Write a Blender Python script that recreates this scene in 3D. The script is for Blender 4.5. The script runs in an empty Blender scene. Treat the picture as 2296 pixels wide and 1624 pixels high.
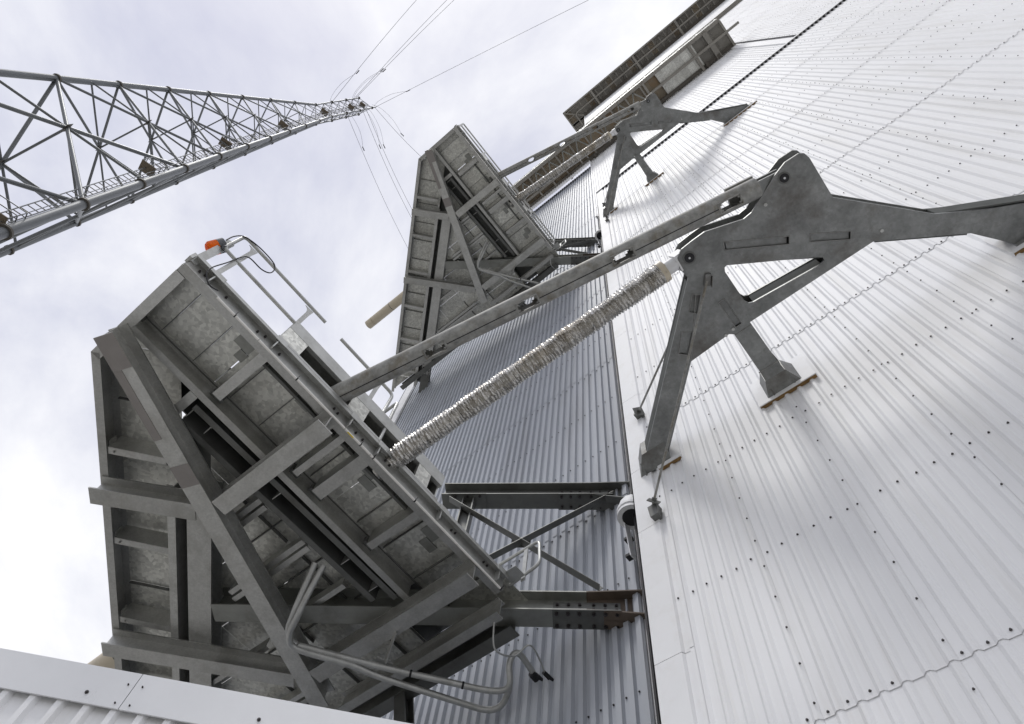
import bpy, bmesh, math, random
from mathutils import Vector, Matrix
random.seed(7)
S = bpy.context.scene
C = bpy.context.collection

# ------------------------------------------------------------------ camera, sky, sun, exposure
# world: X along the wall, Y into the wall, Z up, camera at the origin, ground at Z = -1.6
cam = bpy.data.cameras.new('camera'); cam_o = bpy.data.objects.new('camera', cam); C.objects.link(cam_o)
rt = Vector((0.770656, 0.630882, 0.089869)); dn = Vector((-0.555439, 0.734133, -0.390558)); fw = Vector((-0.312372, 0.251069, 0.916181))
cam_o.matrix_world = Matrix(((rt.x, -dn.x, -fw.x, 0), (rt.y, -dn.y, -fw.y, 0), (rt.z, -dn.z, -fw.z, 0), (0, 0, 0, 1)))
cam.sensor_width = 36.0; cam.lens = 36.0 * 1572.157 / 2296.0; cam.clip_start = 0.05; cam.clip_end = 5000
S.camera = cam_o

SUN_EL = math.radians(66)
w = bpy.data.worlds.new('World'); S.world = w; w.use_nodes = True
nt = w.node_tree; nt.nodes.clear()
def wn(t, **k):
    n = nt.nodes.new(t)
    for a, b in k.items(): setattr(n, a, b)
    return n
out = wn('ShaderNodeOutputWorld'); bg = wn('ShaderNodeBackground')
sky = wn('ShaderNodeTexSky', sky_type='NISHITA', sun_disc=False)
sky.sun_elevation = SUN_EL; sky.sun_rotation = math.radians(180); sky.air_density = 1.0; sky.dust_density = 2.0
tc = wn('ShaderNodeTexCoord')
mp = wn('ShaderNodeMapping'); mp.inputs['Scale'].default_value = (1.0, 1.0, 1.6); mp.inputs['Rotation'].default_value = (0.3, 0.2, 0.9); mp.inputs['Location'].default_value = (3.1, 1.7, 0.4)
n1 = wn('ShaderNodeTexNoise'); n1.inputs['Scale'].default_value = 1.9; n1.inputs['Detail'].default_value = 9; n1.inputs['Roughness'].default_value = 0.58; n1.inputs['Distortion'].default_value = 0.35
rp = wn('ShaderNodeValToRGB'); rp.color_ramp.elements[0].position = 0.30; rp.color_ramp.elements[1].position = 0.66
rp.color_ramp.elements[0].color = (0, 0, 0, 1); rp.color_ramp.elements[1].color = (1, 1, 1, 1)
cl = wn('ShaderNodeMix', data_type='RGBA'); cl.inputs['A'].default_value = (0.60, 0.62, 0.77, 1); cl.inputs['B'].default_value = (1.07, 1.07, 1.08, 1)
cs = wn('ShaderNodeVectorMath', operation='SCALE'); cs.inputs['Scale'].default_value = 10.5
mx = wn('ShaderNodeMix', data_type='RGBA')
mr_ = wn('ShaderNodeMapRange'); mr_.inputs['To Min'].default_value = 0.80; mr_.inputs['To Max'].default_value = 1.0
nt.links.new(tc.outputs['Generated'], mp.inputs['Vector']); nt.links.new(mp.outputs['Vector'], n1.inputs['Vector'])
nt.links.new(n1.outputs['Fac'], rp.inputs['Fac']); nt.links.new(rp.outputs['Color'], cl.inputs['Factor']); nt.links.new(cl.outputs['Result'], cs.inputs[0])
nt.links.new(rp.outputs['Color'], mr_.inputs['Value']); nt.links.new(mr_.outputs['Result'], mx.inputs['Factor']); nt.links.new(sky.outputs['Color'], mx.inputs['A']); nt.links.new(cs.outputs[0], mx.inputs['B'])
nt.links.new(mx.outputs['Result'], bg.inputs['Color']); bg.inputs['Strength'].default_value = 0.09
nt.links.new(bg.outputs[0], out.inputs['Surface'])

sun = bpy.data.lights.new('sun', 'SUN'); sun.energy = 1.5; sun.angle = math.radians(14); sun.color = (1.0, 0.98, 0.95)
sun_o = bpy.data.objects.new('sun', sun); C.objects.link(sun_o)
sun_o.rotation_euler = Vector((0.0, math.cos(SUN_EL), -math.sin(SUN_EL))).to_track_quat('-Z', 'Y').to_euler()
S.view_settings.view_transform = 'Standard'; S.view_settings.look = 'None'; S.view_settings.gamma = 1.0
S.view_settings.use_curve_mapping = False; S.view_settings.exposure = 0.14

# ------------------------------------------------------------------ materials
M = {}
def mat(name, col, rough=0.5, metal=0.0, var=0.12, scale=3.0, spangle=0.0, sp_scale=14.0, stain=None, stain_amt=0.0, stain_scale=1.2, bump=0.0, bump_scale=20.0, rnd=0.0, spec=0.5, coat=0.0, stretch=(1, 1, 1), alpha_t=None):
    m = bpy.data.materials.new(name); m.use_nodes = True; t = m.node_tree; b = t.nodes['Principled BSDF']
    def N(ty, **k):
        n = t.nodes.new(ty)
        for a, v in k.items(): setattr(n, a, v)
        return n
    L = t.links.new
    tcx = N('ShaderNodeTexCoord'); mpx = N('ShaderNodeMapping'); mpx.inputs['Scale'].default_value = stretch
    L(tcx.outputs['Object'], mpx.inputs['Vector'])
    oi = N('ShaderNodeObjectInfo')
    off = N('ShaderNodeVectorMath', operation='ADD'); sc = N('ShaderNodeVectorMath', operation='SCALE'); sc.inputs['Scale'].default_value = 37.0
    cmb = N('ShaderNodeCombineXYZ'); L(oi.outputs['Random'], cmb.inputs[0]); L(oi.outputs['Random'], cmb.inputs[1]); L(cmb.outputs[0], sc.inputs[0])
    L(mpx.outputs[0], off.inputs[0]); L(sc.outputs[0], off.inputs[1])
    nz = N('ShaderNodeTexNoise'); nz.inputs['Scale'].default_value = scale; nz.inputs['Detail'].default_value = 7; nz.inputs['Roughness'].default_value = 0.62
    L(off.outputs[0], nz.inputs['Vector'])
    mr = N('ShaderNodeMapRange'); mr.inputs['From Min'].default_value = 0.28; mr.inputs['From Max'].default_value = 0.72
    mr.inputs['To Min'].default_value = 1 - var; mr.inputs['To Max'].default_value = 1 + var
    L(nz.outputs['Fac'], mr.inputs['Value'])
    val = mr.outputs['Result']
    if spangle > 0:
        vo = N('ShaderNodeTexVoronoi'); vo.inputs['Scale'].default_value = sp_scale; L(off.outputs[0], vo.inputs['Vector'])
        sp = N('ShaderNodeSeparateColor'); L(vo.outputs['Color'], sp.inputs[0])
        m2 = N('ShaderNodeMapRange'); m2.inputs['To Min'].default_value = 1 - spangle; m2.inputs['To Max'].default_value = 1 + spangle
        L(sp.outputs[0], m2.inputs['Value'])
        mu = N('ShaderNodeMath', operation='MULTIPLY'); L(val, mu.inputs[0]); L(m2.outputs['Result'], mu.inputs[1]); val = mu.outputs[0]
    if rnd > 0:
        m3 = N('ShaderNodeMapRange'); m3.inputs['To Min'].default_value = 1 - rnd; m3.inputs['To Max'].default_value = 1 + rnd
        L(oi.outputs['Random'], m3.inputs['Value'])
        mu = N('ShaderNodeMath', operation='MULTIPLY'); L(val, mu.inputs[0]); L(m3.outputs['Result'], mu.inputs[1]); val = mu.outputs[0]
    vs = N('ShaderNodeVectorMath', operation='SCALE'); vs.inputs[0].default_value = col[:3]; L(val, vs.inputs['Scale'])
    colo = vs.outputs[0]
    if stain:
        n2 = N('ShaderNodeTexNoise'); n2.inputs['Scale'].default_value = stain_scale; n2.inputs['Detail'].default_value = 8; n2.inputs['Roughness'].default_value = 0.7
        L(off.outputs[0], n2.inputs['Vector'])
        r2 = N('ShaderNodeMapRange'); r2.inputs['From Min'].default_value = 0.5; r2.inputs['From Max'].default_value = 0.72; r2.inputs['To Max'].default_value = stain_amt
        L(n2.outputs['Fac'], r2.inputs['Value'])
        mi = N('ShaderNodeMix', data_type='RGBA'); L(r2.outputs['Result'], mi.inputs['Factor']); L(colo, mi.inputs['A']); mi.inputs['B'].default_value = (*stain, 1)
        colo = mi.outputs['Result']
    L(colo, b.inputs['Base Color'])
    b.inputs['Metallic'].default_value = metal; b.inputs['Specular IOR Level'].default_value = spec
    rr = N('ShaderNodeMapRange'); rr.inputs['To Min'].default_value = max(0.02, rough - 0.08); rr.inputs['To Max'].default_value = min(1, rough + 0.08)
    L(nz.outputs['Fac'], rr.inputs['Value']); L(rr.outputs['Result'], b.inputs['Roughness'])
    if coat: b.inputs['Coat Weight'].default_value = coat; b.inputs['Coat Roughness'].default_value = 0.15
    if bump > 0:
        nb = N('ShaderNodeTexNoise'); nb.inputs['Scale'].default_value = bump_scale; nb.inputs['Detail'].default_value = 4; L(off.outputs[0], nb.inputs['Vector'])
        bp = N('ShaderNodeBump'); bp.inputs['Strength'].default_value = bump; bp.inputs['Distance'].default_value = 0.01
        L(nb.outputs['Fac'], bp.inputs['Height']); L(bp.outputs[0], b.inputs['Normal'])
    M[name] = m
    return m
mat('white_paint', (0.825, 0.83, 0.84), 0.55, 0, 0.025, 0.7, spec=0.22, rnd=0.03, stain=(0.60, 0.585, 0.54), stain_amt=0.38, stain_scale=1.3, stretch=(3.0, 3.0, 0.16))
mat('white_flashing', (0.80, 0.805, 0.815), 0.55, 0, 0.03, 1.2, spec=0.22, stain=(0.58, 0.55, 0.48), stain_amt=0.3, stain_scale=1.9)
mat('grey_paint', (0.43, 0.452, 0.49), 0.5, 0.0, 0.06, 0.8, rnd=0.04, stretch=(2.5, 2.5, 0.25), coat=0.0, spec=0.35, stain=(0.27, 0.27, 0.275), stain_amt=0.4, stain_scale=1.2)
mat('galv_beam', (0.485, 0.485, 0.465), 0.46, 0.8, 0.12, 5.0, spangle=0.07, sp_scale=45, stain=(0.26, 0.25, 0.22), stain_amt=0.55, stain_scale=1.4, rnd=0.12, bump=0.08)
mat('galv_plate', (0.61, 0.61, 0.57), 0.46, 0.75, 0.12, 3.0, spangle=0.2, sp_scale=22, stain=(0.27, 0.25, 0.20), stain_amt=0.32, stain_scale=0.8, rnd=0.12)
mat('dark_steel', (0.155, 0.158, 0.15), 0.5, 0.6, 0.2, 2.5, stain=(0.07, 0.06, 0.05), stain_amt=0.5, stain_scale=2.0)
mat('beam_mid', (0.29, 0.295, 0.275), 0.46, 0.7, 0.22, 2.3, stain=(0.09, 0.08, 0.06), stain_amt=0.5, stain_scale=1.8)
mat('rust_steel', (0.12, 0.092, 0.07), 0.6, 0.1, 0.25, 4.0, stain=(0.07, 0.06, 0.055), stain_amt=0.7, stain_scale=2.5)
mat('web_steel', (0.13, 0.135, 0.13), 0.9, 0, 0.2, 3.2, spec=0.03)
mat('bracket_steel', (0.24, 0.246, 0.24), 0.5, 0.65, 0.34, 3.0, spangle=0.08, sp_scale=30, stain=(0.10, 0.085, 0.072), stain_amt=0.9, stain_scale=1.1, bump=0.15, bump_scale=30)
mat('patch_paint', (0.27, 0.25, 0.235), 0.7, 0, 0.08, 6.0)
mat('mast_brown', (0.15, 0.12, 0.085), 0.7, 0, 0.3, 4.0)
mat('weld_bead', (0.26, 0.26, 0.25), 0.6, 0.2, 0.3, 15.0)
mat('tube_steel', (0.29, 0.29, 0.275), 0.6, spec=0.3, metal=0.1, var=0.38, scale=9.0, stain=(0.15, 0.12, 0.07), stain_amt=0.8, stain_scale=4.0, bump=0.15, bump_scale=35)
mat('rail_steel', (0.46, 0.465, 0.45), 0.42, 0.6, 0.15, 5.0, stain=(0.2, 0.19, 0.16), stain_amt=0.4, stain_scale=4.0)
mat('black_rubber', (0.012, 0.012, 0.014), 0.6, 0, 0.1)
mat('screw_steel', (0.06, 0.055, 0.055), 0.4, 0.6, 0.2, 20)
mat('foil', (0.55, 0.535, 0.505), 0.27, 1.0, 0.12, 3.0, stain=(0.34, 0.26, 0.14), stain_amt=0.55, stain_scale=1.6)
mat('brown_foam', (0.21, 0.125, 0.045), 0.8, 0, 0.35, 8.0)
mat('beige_paint', (0.60, 0.53, 0.41), 0.5, 0, 0.06, 2.0)
mat('white_tube', (0.78, 0.76, 0.72), 0.4, 0, 0.04)
mat('rust_plate', (0.31, 0.26, 0.19), 0.6, 0.1, 0.25, 1.2, stain=(0.36, 0.19, 0.055), stain_amt=0.8, stain_scale=0.7, rnd=0.15)
mat('walkway_steel', (0.29, 0.275, 0.245), 0.55, 0.15, 0.15, 1.0, rnd=0.08)
mat('mast_steel', (0.17, 0.178, 0.182), 0.5, 0.65, 0.12, 0.8)
mat('mast_dark', (0.10, 0.09, 0.075), 0.6, 0.1, 0.15, 1.5)
mat('light_grey_cap', (0.72, 0.73, 0.745), 0.3, 0, 0.03)
mat('concrete', (0.29, 0.285, 0.27), 0.85, 0, 0.15, 0.4)
mat('yellow_tag', (0.8, 0.6, 0.02), 0.5)
mat('wire_steel', (0.10, 0.10, 0.12), 0.5, 0.4)
m = mat('orange_lens', (1.0, 0.26, 0.008), 0.15, 0, 0.03); t_ = m.node_tree
tr_ = t_.nodes.new('ShaderNodeBsdfTranslucent'); tr_.inputs['Color'].default_value = (1.0, 0.30, 0.012, 1); ms_ = t_.nodes.new('ShaderNodeMixShader'); ms_.inputs[0].default_value = 0.55
t_.links.new(t_.nodes['Principled BSDF'].outputs[0], ms_.inputs[1]); t_.links.new(tr_.outputs[0], ms_.inputs[2]); t_.links.new(ms_.outputs[0], t_.nodes['Material Output'].inputs['Surface'])
mat('grey_plastic', (0.10, 0.105, 0.115), 0.45, 0, 0.05)

# ------------------------------------------------------------------ mesh helpers
def V(*a): return Vector(a)
class MB:
    def __init__(s): s.v = []; s.f = []; s.sm = set()
    def add(s, vs, fs, smooth=False):
        n = len(s.v); s.v += [Vector(x) for x in vs]
        for f in fs:
            if smooth: s.sm.add(len(s.f))
            s.f.append([i + n for i in f])
        return s
    def box(s, a, b):
        (x0, y0, z0), (x1, y1, z1) = a, b
        return s.add([(x0,y0,z0),(x1,y0,z0),(x1,y1,z0),(x0,y1,z0),(x0,y0,z1),(x1,y0,z1),(x1,y1,z1),(x0,y1,z1)],
                     [(3,2,1,0),(4,5,6,7),(0,1,5,4),(1,2,6,5),(2,3,7,6),(3,0,4,7)])
    def bar(s, p, q, wd, h, up=(0, 0, 1), dz=0.0, side=0.0):
        p = Vector(p); q = Vector(q); d = (q - p).normalized(); up = Vector(up)
        sd = d.cross(up)
        if sd.length < 1e-5: sd = d.cross(Vector((0, 1, 0)))
        sd.normalize(); u = sd.cross(d).normalized()
        o = u * dz + sd * side
        vs = []
        for e in (p, q):
            for (a, b) in ((-1, -1), (1, -1), (1, 1), (-1, 1)): vs.append(e + o + sd * (a * wd / 2) + u * (b * h / 2))
        return s.add(vs, [(0,1,2,3),(7,6,5,4),(0,4,5,1),(1,5,6,2),(2,6,7,3),(3,7,4,0)])
    def ibeam(s, p, q, h, wd, tf=0.02, tw=0.014, up=(0, 0, 1)):       # p, q on the underside centre line
        s.bar(p, q, wd, tf, up, tf / 2); s.bar(p, q, tw, h - 2 * tf, up, h / 2); s.bar(p, q, wd, tf, up, h - tf / 2); return s
    def channel(s, p, q, h, wd, side=1, t=0.012):                     # web on 'side'
        s.bar(p, q, wd, t, dz=t / 2); s.bar(p, q, t, h - 2 * t, dz=h / 2, side=side * (wd - t) / 2); s.bar(p, q, wd, t, dz=h - t / 2); return s
    def angle(s, p, q, a, t=0.008, up=(0, 0, 1)):
        s.bar(p, q, a, t, up, 0); s.bar(p, q, t, a, up, a / 2 + t / 2, a / 2 - t / 2); return s
    def tube(s, pts, r, n=10, r2=None, caps=True):
        pts = [Vector(p) for p in pts]; k = len(pts); rings = []
        d0 = (pts[1] - pts[0]).normalized(); a = d0.orthogonal().normalized()
        for i, p in enumerate(pts):
            if i == 0: d = d0
            elif i == k - 1: d = (pts[-1] - pts[-2]).normalized()
            else: d = ((pts[i + 1] - p).normalized() + (p - pts[i - 1]).normalized()).normalized()
            a = (a - d * a.dot(d)).normalized(); b = d.cross(a)
            rr = r if r2 is None else r + (r2 - r) * i / (k - 1)
            rings.append([p + (a * math.cos(t * 2 * math.pi / n) + b * math.sin(t * 2 * math.pi / n)) * rr for t in range(n)])
        vs = [v for rg in rings for v in rg]; fs = []
        for i in range(k - 1):
            for t in range(n): fs.append((i * n + t, i * n + (t + 1) % n, (i + 1) * n + (t + 1) % n, (i + 1) * n + t))
        s.add(vs, fs, True)
        if caps: s.add(rings[0], [tuple(range(n))[::-1]]); s.add(rings[-1], [tuple(range(n))])
        return s
    def disc(s, c, ax, r, h, n=12):
        ax = Vector(ax).normalized(); return s.tube([Vector(c), Vector(c) + ax * h], r, n)
    def prism(s, poly, z0, z1):
        n = len(poly); vs = [(x, y, z0) for x, y in poly] + [(x, y, z1) for x, y in poly]
        return s.add(vs, [tuple(range(n))[::-1], tuple(range(n, 2 * n))] + [(i, (i + 1) % n, n + (i + 1) % n, n + i) for i in range(n)])
def round_path(pts, r, n=5):
    pts = [Vector(p) for p in pts]; o = [pts[0]]
    for i in range(1, len(pts) - 1):
        a, b, c = pts[i - 1], pts[i], pts[i + 1]
        da = (a - b); dc = (c - b); k = min(r, da.length * 0.49, dc.length * 0.49)
        A = b + da.normalized() * k; B = b + dc.normalized() * k
        for j in range(n + 1):
            t = j / n; o.append(A * (1 - t) ** 2 + b * 2 * t * (1 - t) + B * t * t)
    o.append(pts[-1]); return o
def spline(pts, n=8):
    pts = [Vector(p) for p in pts]; o = []
    for i in range(len(pts) - 1):
        p0 = pts[max(i - 1, 0)]; p1 = pts[i]; p2 = pts[i + 1]; p3 = pts[min(i + 2, len(pts) - 1)]
        for j in range(n):
            t = j / n
            o.append(0.5 * ((2 * p1) + (p2 - p0) * t + (2 * p0 - 5 * p1 + 4 * p2 - p3) * t * t + (3 * p1 - p0 - 3 * p2 + p3) * t ** 3))
    o.append(pts[-1]); return o

ORG = {}
def mesh_of(mb, name, material, org):
    me = bpy.data.meshes.new(name)
    me.from_pydata([v - org for v in mb.v], [], mb.f)
    if mb.sm:
        for i, p in enumerate(me.polygons):
            if i in mb.sm: p.use_smooth = True
    me.materials.append(M[material]); me.update()
    return me
def thing(name, label, cat, loc, group=None):
    o = bpy.data.objects.new(name, None); C.objects.link(o); o.location = loc; o.empty_display_size = 0.2
    o['label'] = label; o['category'] = cat
    if group: o['group'] = group
    ORG[o.name] = Vector(loc); return o
def part(parent, name, mb, material, label=None, kind=None):
    org = ORG[parent.name]
    o = bpy.data.objects.new(name, mesh_of(mb, name, material, org)); C.objects.link(o); o.parent = parent
    ORG[o.name] = org
    if label: o['label'] = label
    if kind: o['kind'] = kind
    return o
def solo(name, mb, material, label, cat, group=None, kind=None, org=None):
    org = Vector(org) if org is not None else Vector(mb.v[0])
    o = bpy.data.objects.new(name, mesh_of(mb, name, material, org)); C.objects.link(o); o.location = org
    ORG[o.name] = org
    if label: o['label'] = label
    if cat: o['category'] = cat
    if group: o['group'] = group
    if kind: o['kind'] = kind
    return o
def dup(o, dz, label=None, parent=None, skip=()):
    c = o.copy(); C.objects.link(c)
    if parent is None:
        c.location = o.location + Vector((0, 0, dz)); ORG[c.name] = Vector(c.location)
        if label: c['label'] = label
    else:
        c.parent = parent; ORG[c.name] = ORG[parent.name]
    for ch in list(o.children):
        if ch.get('only_first'): continue
        dup(ch, dz, None, c)
    return c
def bolt(mb, p, ax, r=0.018, h=0.02): mb.disc(p, ax, r, h, 6); mb.disc(Vector(p) + Vector(ax).normalized() * h, ax, r * 0.5, h * 0.6, 6)

# ------------------------------------------------------------------ ground
g = MB(); g.add([(-1500, -1500, -1.6), (1500, -1500, -1.6), (1500, 1500, -1.6), (-1500, 1500, -1.6)], [(0, 1, 2, 3)])
solo('ground', g, 'concrete', None, None, kind='structure', org=(0, 0, -1.6))

# ------------------------------------------------------------------ the clad building
YW, YR = 5.0, 5.75
bld = thing('building', 'very tall building clad in white and grey corrugated steel sheets', 'building', (0, 5.0, -1.6))
PIT = 1.095 / 6
def sheet_mesh(name, n, z0, z1, material, flat=0.092, flank=0.030, depth=0.030, pit=PIT, tilt=0.007):
    top = pit - flat - 2 * flank; prof = []
    for i in range(n):
        x = i * pit
        prof += [(x, 0), (x + flat, 0), (x + flat + flank, -depth), (x + flat + flank + top, -depth)]
    prof.append((n * pit, 0))
    vs = [(x, y - tilt, 0.0) for x, y in prof] + [(x, y, z1 - z0) for x, y in prof]
    k = len(prof); mb = MB(); mb.add(vs, [(i, i + 1, k + i + 1, k + i) for i in range(k - 1)])
    return mesh_of(mb, name, material, Vector((0, 0, 0)))
def put_sheet(me, name, x, y, z):
    o = bpy.data.objects.new(name, me); C.objects.link(o); o.parent = bld; o.location = Vector((x, y, z)) - bld.location
    return o
LAPS = [-1.6, 4.17, 10.1, 16.03, 21.95, 27.85]
# lower white wall
X0 = -1.39 - 1.095
me_b = sheet_mesh('cladding_sheet', 6, -1.6, 4.27, 'white_paint'); me_w = sheet_mesh('cladding_sheet', 6, 0, 6.03, 'white_paint'); me_t = sheet_mesh('cladding_sheet', 6, 27.85, 33.5, 'white_paint')
for c in range(15):
    for r, z in enumerate(LAPS):
        put_sheet(me_b if r == 0 else me_t if r == 5 else me_w, 'cladding_sheet', X0 + c * 1.095, YW - (0.004 if c % 2 else 0), z)
# recessed upper white wall (starts behind the lower one) and the strip under the roof
UPZ = [33.0, 45.3, 57.6, 69.9]
me_u = sheet_mesh('cladding_sheet', 6, 0, 12.4, 'white_paint')
for c in range(21):
    x = -3.4 + c * 1.095 + (0.38 if c >= 11 else 0)
    for z in UPZ: put_sheet(me_u, 'cladding_sheet', x, YR - (0.04 if c >= 11 else 0) - (0.004 if c % 2 else 0), z)
me_s = sheet_mesh('cladding_sheet', 6, 0, 14.2, 'white_paint')
for c in range(21): put_sheet(me_s, 'cladding_sheet', -3.4 + c * 1.095, 5.40, 82.6)
# grey wall
GP = 10.0 / 9 / 6
me_g = sheet_mesh('grey_cladding_sheet', 6, 0, 6.03, 'grey_paint', 0.078, 0.014, 0.058, GP, 0.010)
me_gt = sheet_mesh('grey_cladding_sheet', 6, 45.63, 51.5, 'grey_paint', 0.078, 0.014, 0.058, GP, 0.010)
for c in range(9):
    for r in range(9):
        z = -1.76 + r * 5.925
        o = put_sheet(me_gt if r == 8 else me_g, 'grey_cladding_sheet', -13.4 + c * 10.0 / 9, YR + 0.095, z)
        if r == 8: o.location.z = 45.63 + 1.6
# short white skirt of sheeting under the high walkway
me_k = sheet_mesh('skirt_sheet', 6, 50.3, 52.6, 'white_paint', 0.095, 0.026, 0.05, GP, 0.05)
for c in range(9): put_sheet(me_k, 'skirt_sheet', -13.4 + c * 10.0 / 9, YR - 0.16, 50.3)
# flashings
def bpart(name, mb, mtl, label=None, kind=None): return part(bld, name, mb, mtl, label, kind)
zj = [-1.6, 3.25, 5.43, 7.61, 9.04, 11.4, 14.6, 18.2, 22.0, 26.0, 30.0, 33.6]
for a, b in zip(zj[:-1], zj[1:]):
    mb = MB(); mb.box((-2.83, YW - 0.05, a + 0.008), (-2.49, YW + 0.02, b)); mb.box((-2.83, YW - 0.05, a + 0.008), (-2.815, YR - 0.3, b))
    vs = [(-2.49, -0.05), (-2.47, -0.01), (-2.41, -0.01), (-2.395, -0.046), (-2.345, -0.046)]
    k = len(vs); mb.add([(x, YW + y, a + 0.008) for x, y in vs] + [(x, YW + y, b) for x, y in vs], [(i, i + 1, k + i + 1, k + i) for i in range(k - 1)])
    bpart('corner_flashing', mb, 'white_flashing')
mb = MB(); mb.box((-3.13, 5.42, -1.6), (-2.80, 5.56, 33.6)); bpart('seal_strip', mb, 'black_rubber', 'black seal strip in the gap beside the white wall')
mb = MB(); mb.box((-2.83, 4.898, 33.55), (14.0, 5.75, 33.62)); mb.box((-2.83, 4.885, 33.50), (14.0, 4.897, 33.70)); bpart('ledge_flashing', mb, 'white_flashing')
mb = MB()
for i in range(86): mb.add([(X0 + i * PIT + 0.002, 4.997, 33.49), (X0 + i * PIT + 0.093, 4.997, 33.49), (X0 + i * PIT + 0.093, 4.90, 33.49), (X0 + i * PIT + 0.002, 4.90, 33.49)], [(0, 1, 2, 3)])
bpart('closer_strip', mb, 'black_rubber', kind='stuff')
mb = MB(); mb.box((8.36, YR - 0.085, 33.62), (8.78, YR + 0.05, 82.4)); bpart('seam_flashing', mb, 'white_flashing')
mb = MB(); mb.box((-3.4, 5.28, 82.0), (20, 5.80, 82.5)); bpart('gutter', mb, 'walkway_steel')
mb = MB(); mb.box((-3.46, 5.30, 53.2), (-3.38, 6.2, 96)); mb.box((-3.46, 5.69, 33.0), (-3.38, 6.2, 53.1)); bpart('corner_flashing', mb, 'white_flashing')
mb = MB(); mb.box((-14.0, YR - 0.05, -1.6), (-13.38, YR + 0.03, 52)); mb.box((-14.0, YR - 0.05, -1.6), (-13.95, 20, 52)); bpart('corner_flashing', mb, 'white_flashing')
mb = MB(); mb.box((-13.9, 5.87, -1.6), (14.0, 30, 52)); mb.box((-3.38, 5.88, 50), (20, 30, 96)); bpart('core_wall', mb, 'white_flashing')
# screws: too small and too many to pick apart
mb = MB()
def screw(mb, x, y, z, r=0.0135):
    vs = [(x + r * math.cos(a * math.pi / 3), y, z + r * math.sin(a * math.pi / 3)) for a in range(6)] + [(x + r * 0.6 * math.cos(a * math.pi / 3), y - 0.012, z + r * 0.6 * math.sin(a * math.pi / 3)) for a in range(6)]
    mb.add(vs, [(i, (i + 1) % 6, 6 + (i + 1) % 6, 6 + i) for i in range(6)] + [(6, 7, 8, 9, 10, 11)])
rows = []
for i in range(-3, 15): rows.append(4.22 + i * 1.975)
for z in rows:
    for i in range(88):
        if random.random() < 0.94: screw(mb, X0 + i * PIT + 0.048 + random.uniform(-.006, .006), YW - 0.012, z + random.uniform(-.015, .015))
for c in range(1, 15):
    z = -1.3
    while z < 33.2:
        screw(mb, X0 + c * 1.095 - 0.02, YW - 0.040, z, 0.012); z += 0.43 + random.uniform(-.03, .03)
for i in range(9):
    z = 35 + i * 5.9
    for k in range(21 * 6): screw(mb, -3.4 + k * PIT + 0.05 + (0.38 if k >= 66 else 0), YR - 0.03 - (0.04 if k >= 66 else 0), z, 0.02)
for c in range(1, 21):
    z = 34
    while z < 82:
        screw(mb, -3.4 + c * 1.095 - 0.02 + (0.38 if c >= 11 else 0), YR - 0.055 - (0.04 if c >= 11 else 0), z, 0.016); z += 0.5
bpart('screws', mb, 'screw_steel', kind='stuff')
mb = MB()
for z in [2.2 + i * 1.97 for i in range(24)]:
    for i in range(54): screw(mb, -13.4 + i * GP + 0.03, YR + 0.081, z + random.uniform(-.01, .01), 0.015)
bpart('screws', mb, 'screw_steel', kind='stuff')

# ------------------------------------------------------------------ access platform (lower one; the upper is its copy)
DZ = 18.55
pf = thing('access_platform', 'cantilevered steel platform with the orange warning beacon on its railing', 'platform', (-4.65, 5.75, 7.31), 'platforms cantilevered from the grey wall')
def pp(name, mb, mtl='galv_beam', label=None, kind=None, only=False, parent=None):
    o = part(parent or pf, name, mb, mtl, label, kind)
    if only: o['only_first'] = 1
    return o
ZA, ZB, ZP = 7.02, 7.31, 7.64
E0 = V(-6.46, -1.17, 0); dL = V(-0.757, 0.653, 0); nL = V(0.653, 0.757, 0)
def LP(t, p, z): q = E0 + dL * t + nL * p; return V(q.x, q.y, z)
# main hanging beams
def ib(name, p, q, h=0.28, wd=0.25, mtl='galv_beam', label=None): return pp(name, MB().ibeam(p, q, h, wd), mtl, label)
ib('diagonal_beam', (-5.915, -1.16, ZA - 0.003), (-8.0, 4.42, ZA - 0.003), 0.29, 0.265)
A2 = ib('cross_beam', (-4.67, 1.235, ZA), (-6.62, 1.235, ZA), 0.285, 0.235)
ib('cross_beam', (-4.69, 3.94, ZA), (-7.66, 3.96, ZA), 0.285, 0.235)
ib('cross_beam', LP(1.893, 0.035, ZA), LP(1.83, 1.42, ZA), 0.285, 0.245)
ib('cross_beam', LP(4.55, 0.03, ZA), LP(4.41, 2.82, ZA), 0.285, 0.245)
ib('cross_beam', (-4.80, 4.60, ZA + 0.02), (-7.85, 4.66, ZA + 0.02), 0.285, 0.14)
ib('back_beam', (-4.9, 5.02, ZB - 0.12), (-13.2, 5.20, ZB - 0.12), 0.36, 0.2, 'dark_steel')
mb = MB(); mb.bar((-5.35, 3.86, ZA - 0.002), (-5.35, 4.02, ZA - 0.002), 0.32, 0.012, dz=-0.006)
for t0, t1, s0, s1 in ((0.0, 0.075, -0.133, 0.133), (0.0755, 0.235, -0.133, -0.02), (0.30, 0.352, -0.133, 0.133)):
    a_ = V(-5.915, -1.16, ZA - 0.006); b_ = V(-8.0, 4.42, ZA - 0.006)
    pp('patch_plate', MB().bar(a_.lerp(b_, t0), a_.lerp(b_, t1), s1 - s0, 0.004, side=(s0 + s1) / 2), 'patch_paint')
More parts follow.
